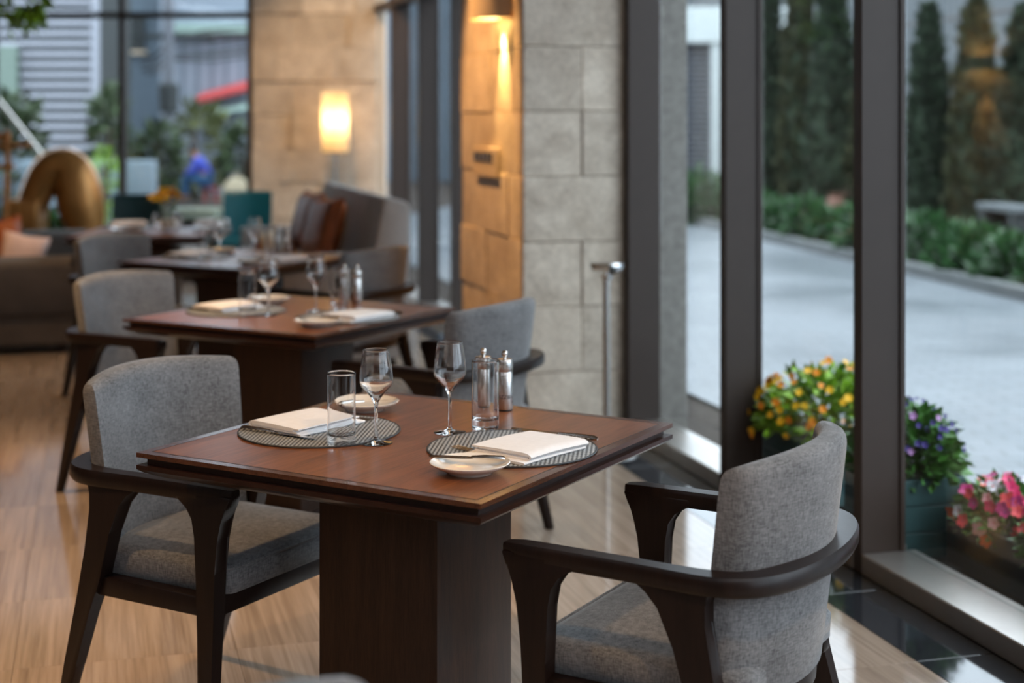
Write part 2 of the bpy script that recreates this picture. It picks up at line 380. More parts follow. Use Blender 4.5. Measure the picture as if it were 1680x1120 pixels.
b = box((-4.7, 4.80, .001), (3.6, .10, .006)); obj('threshold_strip', b, M['grout'], floor)

# ------------------------------------------------------------------ window wall, right: one window per bay
TR = 2.46; MD, MWID = .164, .055
def window_bay(name, t0, t1, last=False):
    root = empty(name, W(t0, 0), WA, kind='structure'); L = t1 - t0
    b = NB(); bx(b, (MD / 2, MWID / 2 - MWID / 2, (CEIL) / 2), (MD, MWID, CEIL), .004)
    obj('mullion', b, M['frame'], root)
    b = box((MD - .014, -MWID / 2 - .004, CEIL / 2), (.018, .008, CEIL - .01), .001); obj('glazing_bead', b, M['frame'], root)
    b = NB(); bx(b, (.10, L / 2, .034), (.20, L - MWID, .068), .004); obj('sill', b, M['sill'], root)
    b = NB(); bx(b, (MD / 2, L / 2, TR + .03), (MD, L - MWID, .06), .003); obj('transom', b, M['frame'], root)
    b = NB(); bx(b, (MD, L / 2, (CEIL + .068) / 2), (.010, L - MWID - .002, CEIL - .07)); obj('pane', b, M['pane'], root, smooth=0)
    return root
TS = [-.052 - 1.13 * 5, -.052 - 1.13 * 4, -.052 - 1.13 * 3, -.052 - 1.13 * 2, -.052 - 1.13, -.052, 1.06, 2.20]
for i in range(len(TS) - 1): window_bay('window_%d' % (i + 1), TS[i], TS[i + 1])
b = NB(); bx(b, (MD / 2, 0, CEIL / 2), (MD, MWID, CEIL), .004); o = struct('trim_1', b, M['frame']); o.location = W(2.20, 0); o.rotation_euler = (0, 0, WA)
TS2 = [3.60, 4.73, 5.86, 6.99, 8.12]
for i in range(len(TS2)): window_bay('window_%d' % (i + 8), TS2[i], TS2[i] + 1.13 if i < 4 else 9.0)

# stone pillar between the window runs; each block a part
def stone_blocks(parent, L, axis, face, z1, seed, widths=(.38, .75), zc=.306, flip=1, z0=0.0, depth=.05, outs=(0, .003, .006, .010, .014)):
    "blocks laid in courses over a plane; axis 'x' or 'y' runs along the wall, face gives the plane, flip the outward sign"
    rnd = random.Random(seed); z = z0
    while z < z1 - .02:
        h = min(zc, z1 - z); a = 0.0; first = True
        while a < L - .001:
            w = rnd.uniform(*widths) * (rnd.uniform(.4, .9) if first else 1); first = False
            if L - a - w < .18: w = L - a
            out = rnd.choice(outs); g = .0015
            c0 = a + w / 2; s_ = w - g; d = depth + out
            if axis == 'x': b = box((c0, face + flip * (out - depth) / 2, z + h / 2), (s_, d, h - g), .004)
            else: b = box((face + flip * (out - depth) / 2, c0, z + h / 2), (d, s_, h - g), .004)
            o = obj('stone_block', b, M['stone'], parent); a += w
        z += h
PT0, PT1, PS = 2.235, 3.565, .50
pillar = empty('wall_pillar', W(PT0, -PS), WA, kind='structure')
obj('pillar_core', box((PS / 2 + .05, (PT1 - PT0) / 2, CEIL / 2), (PS - .06, PT1 - PT0 - .06, CEIL)), M['plaster'], pillar)
stone_blocks(pillar, PT1 - PT0, 'y', .03, CEIL, 5, flip=-1)
def xblocks():  # narrow return face towards the camera, cut like the photograph: long block and short block
    z = 0; k = 0
    for k in range(12):
        h = min(.306, CEIL - k * .306)
        if h < .02: break
        cut = .29 if k % 3 else .50
        for a0, a1, out in ((0, cut, .007 if k % 2 else .002), (cut, PS, .003 if k % 2 else .009)):
            if a1 - a0 < .02: continue
            obj('stone_block', box(((a0 + a1) / 2, .03 - (out + .05) / 2 + .02, k * .306 + h / 2), (a1 - a0 - .003, .05 + out, h - .003), .004), M['stone'], pillar)
xblocks()
outer = struct('wall_outer_pillar', box((.18 + .15 / 2 + .004, .65, CEIL / 2 - .05), (.15, 1.3, CEIL + .1), .006), M['granite'])
outer.location = W(PT0 + .02, 0); outer.rotation_euler = (0, 0, WA)

# back wall with stone, back windows
BY = 13.75
wb = empty('wall_back', (-2.36, BY, 0), 0, kind='structure')
obj('wall_core', box((.60, .13, CEIL / 2), (1.2, .2, CEIL)), M['plaster'], wb)
stone_blocks(wb, 1.14, 'x', 0.0, CEIL, 8, flip=-1, widths=(.35, .6), outs=(0, .012, .024, .036))
def back_window(name, x0, x1):
    root = empty(name, (x0, BY, 0), 0, kind='structure'); L = x1 - x0; fw = .05
    obj('mullion', box((0, .05, CEIL / 2), (fw, .12, CEIL), .003), M['frame'], root)
    obj('sill', box((L / 2, .05, .05), (L - fw, .14, .10), .003), M['frame'], root)
    obj('transom', box((L / 2, .05, TR - .02), (L - fw, .11, .05), .003), M['frame'], root)
    obj('pane', box((L / 2, .06, CEIL / 2 + .04), (L - fw, .01, CEIL - .10)), M['pane'], root, smooth=0)
    return root
BX = [-5.90, -4.73, -3.553, -2.385]
for i in range(3): back_window('window_%d' % (13 + i), BX[i], BX[i + 1])
obj('trim_2', box((-2.385, BY + .05, CEIL / 2), (.05, .12, CEIL), .003), M['frame'])['kind'] = 'structure'
# enclosing room: left wall, rear wall, ceiling
struct('wall_left', box((-6.03, 5.5, CEIL / 2), (.2, 17, CEIL)), M['wall_timber'])
struct('wall_rear', box((-1.2, -3.1, CEIL / 2), (9.8, .2, CEIL)), M['wall_timber'])
cl = struct('ceiling', box((-3.62, 2.6, CEIL + .06), (7.9, 17.6, .12)), M['ceiling']); cl.location = W0; cl.rotation_euler = (0, 0, WA)
for q in ('wall_left',): pass

# wall sconces: one on the pillar, one on a far column whose glow the glass mirrors
def sconce(loc, rz, label):
    r = empty('wall_sconce', loc, rz, label, 'wall lamp')       # local +y points away from the wall
    pr = [(.17 * math.cos(a), .16 * math.sin(a)) for a in [R(180 * k / 12) for k in range(13)]]
    b = loft([[(x, y, z) for x, y in pr] for z in (0, .115)], cap=False); obj('shade', b, M['plaster'], r)
    inner = [(x * .93, y * .93) for x, y in pr]
    obj('lower_diffuser', loft([[(x, y, z) for x, y in inner] for z in (.012, .016)]), M['lamp_lens'], r)
    obj('upper_diffuser', loft([[(x, y, z) for x, y in inner] for z in (.100, .104)]), M['lamp_lens'], r)
    obj('bracket', box((0, .012, .058), (.12, .024, .08), .004), M['frame'], r)
    return r
M['lamp_lens'] = emit('warm_lamp_lens', (1.0, .62, .20), 7.0)
sp_ = W(PT0 + .43, -PS + .015, 1.985)
sconce(sp_, WA + R(90), 'half round up and down wall lamp glowing on the orange lit stone pillar')
l0 = sp_ - WS * .035
spot('sconce_beam', l0 + Vector((0, 0, -.01)), l0 + WS * .16 + Vector((0, 0, -1)), 55, 46, .5, .018, (1, .60, .20))
spot('sconce_beam', l0 + Vector((0, 0, .13)), l0 + WS * .035 + Vector((0, 0, 1.4)), 14, 60, .6, .018, (1, .60, .20))

# dark-buttoned panel on the pillar
pn = empty('control_panel', W(PT0 + .46, -PS + .017, 1.20), WA, 'pale control panel with a row of dark buttons on stone pillar', 'control panel')
obj('plate', box((-.012, .25, .075), (.024, .46, .15), .004), M['plaster'], pn)
for k in range(5): obj('button', box((-.027, .09 + .08 * k, .10), (.010, .045, .05), .003), M['black'], pn)

# chrome stanchion beside the pillar
sp0 = P(995, 745); st = empty('stanchion', (sp0.x, sp0.y, 0), 0, 'chrome stanchion post with flared top beside the stone pillar', 'stanchion')
obj('base', lathe([(0, 0), (.15, 0), (.152, .008), (.13, .018), (.03, .03), (0, .03)], 40), M['chrome'], st)
obj('post', lathe([(.016, .028), (.016, .80)], 24), M['brushed'], st)
obj('flared_cap', lathe([(.022, .78), (.028, .80), (.07, .825), (.078, .845), (.074, .855), (0, .858)], 40), M['chrome'], st)

# ------------------------------------------------------------------ dining tables
def make_table():
    r = empty('dining_table', (0, 0, 0), TA); h = .451
    obj('tabletop', box((0, 0, .745), (2 * h - .052, 2 * h - .052, .0102)), M['table_top'], r)
    b = NB()
    for k in range(4):
        q = NB(); a = h - .0236; v = [(-a, -h + .0236 + .0, .7398), (a, -h + .0236, .7398), (h, -h, .7398), (-h, -h, .7398)]
        lo = [q.verts.new(p) for p in v]; hi = [q.verts.new((p[0], p[1], .750)) for p in v]
        q.faces.new(lo); q.faces.new(list(reversed(hi)))
        for i in range(4): q.faces.new((lo[i], lo[(i + 1) % 4], hi[(i + 1) % 4], hi[i]))
        bmesh.ops.rotate(q, verts=q.verts, cent=(0, 0, 0), matrix=Matrix.Rotation(k * PI / 2, 3, 'Z'))
        me = mesh_of(q, 'edge_band', 30); me.materials.append(M['table_edge2']); obj('edge_band', me, None, r)
    for k in range(4):
        a = h - .0248; b = box((0, -a, .7498), (2 * a, .0024, .0012)); bmesh.ops.rotate(b, verts=b.verts, cent=(0, 0, 0), matrix=Matrix.Rotation(k * PI / 2, 3, 'Z')); obj('inlay_line', b, M['inlay'], r)
    def sq(a, z): return [(-a, -a, z), (a, -a, z), (a, a, z), (-a, a, z)]
    obj('recessed_frieze', loft([sq(h - .017, .722), sq(h - .017, .740)]), M['table_edge'], r)
    obj('lower_moulding', loft([sq(h - .045, .690), sq(h - .012, .704), sq(h, .713), sq(h, .7225)]), M['table_edge'], r)
    p = .1625; b = loft([rrect(2 * p, 2 * p, .004, 3, z) for z in (.03, .692)]); obj('pedestal', b, M['pedestal'], r)
    obj('base_plate', box((0, 0, .015), (.46, .46, .03), .004), M['table_edge'], r)
    return r
M['table_edge2'] = wood('edge_band_walnut', (.045, .016, .008), (.11, .042, .02), 0, .27, 1.3, .3)
TC = Vector((-.060, 2.924, 0)) + (TU + TW) * .451
tables = []
TL = ['square walnut table nearest the camera, set for two', 'second square walnut table, behind the nearest one', 'third square walnut table from the camera, beside the high backed sofa', 'fourth walnut table, carrying the vase of yellow flowers']
for k in range(4):
    if k == 0: t = make_table(); t.location = TC
    elif k < 3: t = dup(tables[0], TC + STEP * k)
    else: t = dup(tables[0], (-2.387, 10.02, 0), 0.0)
    tag(t, TL[k], 'table', 'square dining tables in a row'); tables.append(t)

# ------------------------------------------------------------------ dining armchair
def back_ring(z, inset, half, yc, bow, th, n=14):
    "plan outline of the curved back at height z"
    out = []; hw = half - inset * .45
    def cy(x): return yc + bow * (x / half) ** 2
    xs = [-1 + 2 * i / n for i in range(n + 1)]
    t_ = max(th / 2 - inset, .004)
    for u in xs: out.append((u * hw, cy(u * hw) + t_ * (1 - .35 * abs(u) ** 6), z))
    for u in reversed(xs): out.append((u * hw, cy(u * hw) - t_ * (1 - .35 * abs(u) ** 6), z))
    return out
def seat_ring(z, i):
    w, d = .515 - 2 * i, .0; pts = []
    for x, y, _ in rrect(w, .455 - 2 * i, .035, 5, z, 0, .0225): pts.append((x, y - (.035 * (1 - (2 * x / w) ** 2) if y < -.1 else 0) - .01, z))
    return pts
def make_chair():
    r = empty('dining_armchair')
    s = obj('seat', loft([seat_ring(.385, .012), seat_ring(.392, .002), seat_ring(.44, 0), seat_ring(.452, .008), seat_ring(.459, .03), seat_ring(.466, .09), seat_ring(.469, .17)]), M['fabric'], r, smooth=60)
    ring = seat_ring(.449, -.001); fr_ = [p for p in ring[15:] + ring[:6] if p[1] > -.17]; obj('piping', tube(fr_, .0026, 6), M['fabric'], s)
    rings = []; zb, zt = .42, .862
    for z in (.388, .396, .50, .60, .70, .78, .82):
        f = (z - zb) / (zt - zb); rings.append(back_ring(z, .006 if z == .388 else 0, .245 + .022 * f, -.228 - .052 * f, .085, .066))
    for ins, dz in ((.001, .016), (.004, .026), (.010, .034), (.020, .039)):
        z = .82 + dz; f = (z - zb) / (zt - zb); rings.append(back_ring(z, ins, .245 + .022 * f, -.228 - .052 * f, .085, .066))
    rg = []
    for q in rings: rg.append([(x, y, z - .016 * (x / .26) ** 2 * max(0, (z - .6) / .25)) for x, y, z in q])
    obj('backrest', loft(rg), M['fabric'], r, smooth=60)
    # U-shaped arm rail
    path = [(-.278, .284), (-.279, .25), (-.280, .12), (-.284, -.02), (-.289, -.10), (-.289, -.155), (-.277, -.205), (-.240, -.248), (-.15, -.284), (0, -.305)]
    path += [(-x, y) for x, y in reversed(path[:-1])]
    for _ in range(2):
        q_ = path[:3]
        for a, b in zip(path[2:-3], path[3:-2]): q_ += [(a[0] * .75 + b[0] * .25, a[1] * .75 + b[1] * .25), (a[0] * .25 + b[0] * .75, a[1] * .25 + b[1] * .75)]
        path = q_ + path[-3:]
    rings = []
    for i, (x, y) in enumerate(path):
        a = Vector(path[max(i - 1, 0)]); c_ = Vector(path[min(i + 1, len(path) - 1)]); d = (c_ - a).normalized(); nrm = Vector((d.y, -d.x))
        f_ = max(0, min(1, (-.05 - y) / .12)); g_ = max(0, min(1, (.20 - abs(x)) / .2)); wd = .043 + .010 * f_ - .013 * g_ * f_; zc = .630; hh = .019
        if i in (0, len(path) - 1): wd = .030; hh = .010; zc = .636
        sec = [(.5, .55), (.42, 1), (-.42, 1), (-.5, .55), (-.5, -.55), (-.40, -1), (.40, -1), (.5, -.55)]
        rings.append([(x + nrm.x * wd * u, y + nrm.y * wd * u, zc + hh * v) for u, v in sec])
    obj('arm_rail', loft(rings), M['dark_wood'], r, smooth=50)
    # front legs sweep up into the arm tip
    fp = [(.286, .632), (.275, .605), (.254, .572), (.244, .53), (.240, .45), (.236, .36), (.226, .18), (.216, .0), (.184, .0), (.186, .18), (.186, .30), (.184, .42), (.184, .53), (.176, .572), (.158, .598), (.12, .613), (.12, .632)]
    rp = [(.0, .632), (.0, .614), (-.036, .602), (-.062, .574), (-.090, .50), (-.124, .38), (-.158, .30), (-.206, .16), (-.258, .0), (-.288, .0), (-.246, .16), (-.198, .34), (-.172, .45), (-.150, .55), (-.150, .590), (-.166, .613), (-.166, .632)]
    for sx in (-1, 1):
        for pr, nm in ((fp, 'leg'), (rp, 'leg')):
            def a_(z, sx=sx): return sx * .279 - (.014 + .008 * min(1, z / .5))
            def b_(z, sx=sx): return sx * .279 + (.014 + .008 * min(1, z / .5))
            obj('leg', prism(pr, a_, b_, .005), M['dark_wood'], r, smooth=40)
    for sx in (-1, 1): obj('seat_rail', box((sx * .268, .0, .366), (.040, .40, .048), .006, seg=2), M['dark_wood'], r)
    obj('seat_rail', box((0, .213, .366), (.54, .030, .048), .006, seg=2), M['dark_wood'], r)
    sec_ = []
    for i in range(11):
        x = -.265 + .053 * i; y = -.226 + .072 * (x / .25) ** 2; sec_.append([(x, y - .017, .344), (x, y + .017, .344), (x, y + .017, .390), (x, y - .012, .390), (x, y - .017, .384)])
    obj('seat_rail', loft(sec_), M['dark_wood'], r)
    return r
AL, AR = R(-120.2), R(59.8)
CH_L = Vector((-.738, 3.84, 0)); CH_R = Vector((.375, 3.144, 0))
chair0 = make_chair(); chair0.location = CH_L; chair0.rotation_euler = (0, 0, AL)
tag(chair0, 'grey fabric armchair at the nearest table, seen from the front', 'chair', 'grey dining armchairs')
dup(chair0, CH_R, AR, 'grey fabric armchair showing its back, between nearest table and window')
dup(chair0, CH_L + STEP + Vector((-.085, .06, 0)), AL, 'grey armchair on the left side of the second table')
dup(chair0, CH_R + STEP, AR, 'grey armchair showing its back at the second table, before stone pillar')
dup(chair0, CH_L + STEP * 2 + Vector((-.07, -.12, 0)), AL, 'grey armchair on the left side of the third table')
dup(chair0, CH_R + STEP * 2, AR, 'dark looking armchair showing its back at the third table, before sofa')
d_ = Vector((math.sin(-AL), math.cos(AL), 0))
fc = Vector((-.200, 1.778, 0)) - TU * .262 + d_ * .215
dup(chair0, fc, AL, 'armchair in front of everything, only the blurred top of its back showing at bottom edge')

# ------------------------------------------------------------------ tableware
ZT = .7508
def wine_mesh():
    out = [(0, 0), (.036, 0), (.0385, .0012), (.036, .0022), (.018, .0042), (.007, .0085), (.0042, .016), (.0036, .05), (.0038, .082), (.0056, .093), (.011, .103), (.0225, .118), (.0345, .130), (.0388, .1395), (.0390, .150), (.0365, .175), (.0322, .202), (.0303, .2128), (.0300, .2145), (.0296, .2148)]
    inn = [(.0292, .2143), (.0296, .2126), (.0315, .202), (.0358, .175), (.0383, .150), (.0380, .140), (.0335, .1315), (.021, .1195), (.0095, .1065), (.003, .1005), (0, .0995)]
    return mesh_of(lathe(out + inn, 40, cap=False), 'wine_glass', 60)
def tumbler_mesh():
    out = [(0, 0), (.0300, 0), (.0320, .0015), (.0325, .004), (.03255, .007), (.0327, .160), (.0327, .164), (.0322, .1648), (.0316, .164), (.0316, .160), (.0312, .034), (.0311, .030), (.0295, .024), (.024, .021), (0, .0195)]
    return mesh_of(lathe(out, 40, cap=False), 'tumbler', 60)
wine_me, tumb_me = wine_mesh(), tumbler_mesh(); wine_me.materials.append(M['glass']); tumb_me.materials.append(M['glass'])
plate_me = mesh_of(lathe([(0, .004), (.044, .004), (.044, 0), (.048, 0), (.051, .004), (.070, .012), (.0840, .0205), (.0853, .0228), (.0835, .0236), (.070, .0165), (.055, .0110), (.048, .0098), (0, .0094)], 48, cap=False), 'plate', 50); plate_me.materials.append(M['china'])
def mill():
    r = empty('pepper_mill')
    obj('body', lathe([(0, .004), (.0205, .004), (.0213, .006), (.0213, .098), (.0208, .099), (.0208, .1005), (.0213, .1015), (.0213, .127), (.0200, .1305), (.006, .1325), (0, .1325)], 40), M['brushed'], r)
    obj('base_ring', lathe([(0, 0), (.0195, 0), (.0195, .005), (0, .005)], 32), M['black'], r)
    obj('knob', lathe([(0, .131), (.0045, .131), (.0040, .136), (.0060, .1385), (.0080, .142), (.0083, .1455), (.0070, .1495), (.0040, .152), (0, .1528)], 24), M['steel'], r)
    return r
def lettering(r, word, rad, z, size, ang):
    cu = bpy.data.curves.new('lettering', 'FONT'); cu.body = word; cu.size = size; cu.align_x = 'CENTER'; cu.extrude = .0002
    tmp = bpy.data.objects.new('lettering_tmp', cu); link(tmp); bpy.context.view_layer.update()
    me = bpy.data.meshes.new_from_object(tmp.evaluated_get(bpy.context.evaluated_depsgraph_get())); bpy.data.objects.remove(tmp); me.name = 'lettering'
    for v in me.vertices:
        a = ang + v.co.x / rad; q = rad + .0002 + v.co.z; v.co = (q * math.cos(a), q * math.sin(a), z + v.co.y)
    me.materials.clear(); me.materials.append(M['black']); return obj('lettering', me, None, r)
def strip_mesh(stations, name):
    "stations: (y, half width, z bottom, thickness)"
    return loft([[(-w, y, z), (w, y, z), (w * .8, y, z + t), (-w * .8, y, z + t)] for y, w, z, t in stations])
def fork():
    r = empty('fork')
    obj('handle', tube([(0, -.115, .004), (0, -.10, .005), (0, -.03, .006), (0, .02, .0045)], [.0042, .0055, .0042, .0026], 8), M['steel'], r)
    obj('head', strip_mesh([(.018, .002, .003, .002), (.032, .006, .0025, .002), (.045, .0115, .002, .002), (.062, .0122, .0015, .0018)], 'head'), M['steel'], r)
    for k in range(4):
        x = -.0105 + .007 * k; obj('tine', tube([(x, .060, .0025), (x, .085, .0022), (x, .112, .0045)], [.0017, .0015, .0008], 6), M['steel'], r)
    return r
def knife(L=.235):
    r = empty('knife'); h = L * .44
    obj('handle', tube([(0, -L / 2, .004), (0, -L / 2 + .008, .005), (0, -L / 2 + h * .6, .0058), (0, -L / 2 + h, .005)], [.0042, .0062, .0054, .0036], 8), M['steel'], r)
    obj('blade', loft([[(-w, y, .0025), (w, y, .0042), (w, y, .0052), (-w, y, .0030)] for y, w in ((-L / 2 + h - .004, .004), (-L / 2 + h + .02, .0085), (L / 2 - .03, .0085), (L / 2 - .008, .005), (L / 2, .0012))]), M['steel'], r)
    return r
def napkin():
    r = empty('napkin')                     # folded cloth: a wide under layer and an S-folded upper layer
    def sheet(path, x0, x1, th, bulge=0.0):
        rings = []; n = len(path)
        up = [(y, z + th) for y, z in path]
        loop = path + list(reversed(up))
        for i in range(7):
            u = i / 6; x = x0 + (x1 - x0) * u
            rings.append([(x, y + .004 * math.sin(3 * u + z * 90), z + bulge * math.sin(PI * u) * (1 if z > .006 else 0)) for y, z in loop])
        return loft(rings)
    def lay(y0, y1, z, th):
        e = th * .35; return [(y0 + e, z), (y1 - e, z), (y1, z + e), (y1, z + th - e), (y1 - e, z + th), (y0 + e, z + th), (y0, z + th - e), (y0, z + e)]
    def solid(loop, x0, x1, wav):
        rings = []
        for i in range(9):
            u = i / 8; x = x0 + (x1 - x0) * u
            rings.append([(x, y + .003 * math.sin(3 * u + wav), z + (.0016 * math.sin(PI * u + wav * .3) if z > .006 else 0)) for y, z in loop])
        return loft(rings)
    obj('under_fold', solid(lay(-.083, .086, .0004, .0054), -.120, .098, 0), M['linen'], r, smooth=50)
    obj('middle_fold', solid(lay(-.078, .078, .0060, .0046), -.097, .101, .3), M['linen'], r, smooth=50)
    obj('middle_fold', solid(lay(-.076, .066, .0107, .0045), -.095, .102, .5), M['linen'], r, smooth=50)
    obj('upper_fold', solid([(-.070, .0155), (.083, .0150), (.085, .0165), (.084, .0185), (.0, .0210), (-.060, .0218), (-.076, .0205), (-.0845, .0165), (-.0870, .0130), (-.0845, .0095), (-.079, .0065), (-.0785, .0075), (-.0815, .0130), (-.078, .0150)], -.099, .102, .4), M['linen'], r, smooth=50)
    return r
mat_bm = lathe([(0, 0), (.190, 0), (.193, .0008), (.193, .0022), (.190, .0028), (0, .0028)], 72); mat_me = mesh_of(mat_bm, 'placemat', 40); mat_me.materials.append(M['weave'])
rim_me = mesh_of(lathe([(.1895, .0024), (.1895, .0034), (.1925, .0034), (.1935, .0020), (.1930, 0), (.1895, .0024)], 72, cap=False), 'stitched_rim', 40); rim_me.materials.append(M['mat_rim'])
protos = {}
def put(kind, maker, loc, rz, label, cat, group):
    if kind not in protos: o = maker(); protos[kind] = o; o.location = loc; o.rotation_euler = (0, 0, rz)
    else: o = dup(protos[kind], loc, rz)
    return tag(o, label, cat, group)
def single(name, me):
    return lambda: obj(name, me, None)
def mk_mat():
    o = obj('placemat', mat_me, None); obj('stitched_rim', rim_me, None, o); return o
ORD = ['nearest', 'second', 'third']
JIT = [Vector((0, 0, 0)), Vector((.004, -.01, 0)), Vector((-.008, .01, 0))]
for k in range(3):
    O = STEP * k + JIT[k]; T = ORD[k] + ' table'
    for side in ('R', 'L'):
        rz = TA if side == 'R' else TA + PI           # diner looks along local +y
        fw = TW if side == 'R' else -TW; lf = -TU if side == 'R' else TU
        mc = (P(840, 736, .75) if side == 'R' else P(524, 707, .75)) + O; mc.z = ZT
        who = 'window side of the ' + T if side == 'R' else 'left side of the ' + T
        put('mat', mk_mat, mc, rz, 'round woven grey placemat on the ' + who, 'placemat', 'round woven placemats')
        zm = ZT + .0032
        nl = mc + lf * .015 + fw * -.055; nl.z = zm
        put('napkin', napkin, nl, rz + (R(-10) if side == 'R' else R(-8)), 'folded white napkin on the placemat, ' + who, 'napkin', 'folded white napkins')
        q = mc + lf * (.095 if side == 'R' else .145) + fw * (0.0 if side == 'R' else -.06); q.z = zm
        put('fork', fork, q, rz + R(-12 if side == 'R' else 0), 'steel fork beside the napkin, ' + who, 'fork', 'steel forks')
        q = mc - lf * (.160 if side == 'R' else .150) + fw * -.02; q.z = zm
        if side == 'L': q = mc - lf * .095 + fw * -.045; q.z = zm
        put('knife', knife, q, rz + R(-2), 'steel table knife beyond the napkin, ' + who, 'knife', 'steel table knives')
        q = (P(771, 758, .772) if side == 'R' else P(600, 658, .772)) + O; q.z = ZT
        put('plate', single('bread_plate', plate_me), q, rz, 'small cream bread plate on the ' + who, 'plate', 'cream bread plates')
        zk = ZT + .0212; q2 = q + fw * .02 + lf * (-.02); q2.z = zk
        put('bknife', lambda: knife(.165), q2, rz + R(20 if side == 'R' else 60), 'small butter knife lying across the bread plate, ' + who, 'butter knife', 'butter knives')
    def gp(px, py): q = P(px, py, .75) + O; q.z = ZT; return q
    put('wine', single('wine_glass', wine_me), gp(738, 710), 0, 'empty stemmed wine glass near the mills on the ' + T, 'wine glass', 'stemmed wine glasses')
    put('wine', single('wine_glass', wine_me), gp(617, 727), 0, 'empty stemmed wine glass nearer the left setting on the ' + T, 'wine glass', 'stemmed wine glasses')
    put('tumb', single('highball_glass', tumb_me), gp(560, 729), 0, 'tall straight tumbler by the left placemat on the ' + T, 'tumbler', 'tall tumblers')
    put('tumb', single('highball_glass', tumb_me), gp(796, 703), 0, 'tall straight tumbler before the mills on the ' + T, 'tumbler', 'tall tumblers')
    m_ = put('mill', mill, gp(828, 673), 0, 'steel mill with ball knob nearest the window on the ' + T, 'mill', 'steel salt and pepper mills')
    m2 = put('mill', mill, gp(793, 668), 0, 'steel mill with ball knob just behind the tumbler on the ' + T, 'mill', 'steel salt and pepper mills')
    if k == 0: lettering(m_, 'OZZBS', .0213, .032, .0135, R(-93))

# fourth table: vase of yellow flowers, plates, napkins
T4 = TC + STEP * 3
vz = P(275, 381, .75); vase = empty('flower_vase', (vz.x, vz.y, ZT), 0, 'glass bowl vase holding yellow orchids on the fourth table', 'vase')
obj('bowl', lathe([(0, 0), (.05, 0), (.09, .05), (.10, .09), (.085, .13), (.081, .13), (.094, .09), (.085, .052), (.047, .008), (0, .008)], 28, cap=False), M['glass'], vase)
b = NB(); rr = random.Random(3)
for _ in range(26): a = rr.uniform(0, 2 * PI); d = rr.uniform(0, .055); bmesh.ops.create_icosphere(b, subdivisions=1, radius=.017, matrix=Matrix.Translation((d * math.cos(a), d * math.sin(a), .03 + rr.uniform(0, .05))))
obj('pebbles', b, M['china'], vase)['kind'] = 'stuff'
def flower_mesh(n, size, mats, cup=.25, w=.34):
    vs_, fs = [], []
    for i in range(n):
        a = 2 * PI * i / n; d = Vector((math.cos(a), math.sin(a), cup)); s_ = Vector((-math.sin(a), math.cos(a), 0)); k = len(vs_)
        vs_ += [Vector((0, 0, 0)), d * size * .55 + s_ * size * w, d * size + s_ * size * w * .5 - Vector((0, 0, size * .06)), d * size - s_ * size * w * .5 - Vector((0, 0, size * .06)), d * size * .55 - s_ * size * w]
        fs.append((k, k + 1, k + 2, k + 3, k + 4))
    k = len(vs_)
    for i in range(6): vs_.append(Vector((.16 * size * math.cos(i * PI / 3), .16 * size * math.sin(i * PI / 3), size * .14)))
    vs_.append(Vector((0, 0, size * .26)))
    for i in range(6): fs.append((k + i, k + (i + 1) % 6, k + 6))
    me = bpy.data.meshes.new('flower'); me.from_pydata([tuple(v) for v in vs_], [], fs); me.materials.append(mats[0]); me.materials.append(mats[1])
    for p in me.polygons[n:]: p.material_index = 1
    return me
fm = flower_mesh(5, .045, (M['yellow'], M['amber']))
for i in range(16):
    a = rr.uniform(0, 2 * PI); d = rr.uniform(.01, .11); z = .19 + rr.uniform(0, .09)
    o = obj('blossom', fm, None, vase, loc=(d * math.cos(a), d * math.sin(a), z)); o.rotation_euler = (rr.uniform(-.8, .8), rr.uniform(-.8, .8), a)
b = NB()
for i in range(7):
    a = i * .9; tube([(0, 0, .03), (.03 * math.cos(a), .03 * math.sin(a), .12), (.07 * math.cos(a), .07 * math.sin(a), .22)], .004, 5, b)
obj('stems', b, M['stem'], vase)
for i, (px, py) in enumerate(((212, 380), (347, 377))):
    q = P(px, py, .75)
    for j in range(2):
        o = obj('dinner_plate', plate_me, None, loc=(q.x, q.y, ZT + .024 * j)); o.scale = (1.5, 1.5, 1)
        tag(o, ('lower ' if j == 0 else 'upper ') + 'white plate of the pair at the ' + ('left' if i == 0 else 'right') + ' end of the fourth table', 'plate', 'plates on the fourth table')
    dup(protos['napkin'], (q.x, q.y, ZT + .049), .4 + i, 'folded white napkin on the plates at the ' + ('left' if i == 0 else 'right') + ' end of the fourth table')

# ------------------------------------------------------------------ lounge furniture
def sofa_profile(parent, L, depth, arm_h, back_h, seat_h, mat_):
    "local: faces -x, runs along +y from 0 to L; back at x=depth"
    obj('base', box((depth / 2, L / 2, .16), (depth - .06, L - .04, .20), .01), mat_, parent)
    prof = [(depth - .30, .26), (depth - .16, back_h - .02), (depth - .14, back_h), (depth - .02, back_h - .03), (depth, back_h - .06), (depth - .01, .26)]
    bk = loft([[(x, y, z) for x, z in prof] for y in (0, L)]); bmesh.ops.bevel(bk, geom=list(bk.edges), offset=.012, segments=2, profile=.5, affect='EDGES', clamp_overlap=True)
    obj('backrest', bk, mat_, parent)
    for y in (.05, L - .05): obj('armrest', box((depth / 2 - .10, y, .26 + (arm_h - .26) / 2), (depth - .24, .10, arm_h - .26), .015, seg=2), mat_, parent)
    n = max(1, round(L / .85)); w = (L - .2) / n
    for i in range(n): obj('seat_cushion', box((depth / 2 - .16, .10 + w * (i + .5), .26 + (seat_h - .26) / 2), (depth - .32, w - .01, seat_h - .26), .03, seg=3), mat_, parent)
    for x in (.10, depth - .10):
        for y in (.10, L - .10): obj('foot', box((x, y, .03), (.06, .06, .06), .004), M['dark_wood'], parent)
SF = Vector((-.61, 9.03, 0)) - WS * .80
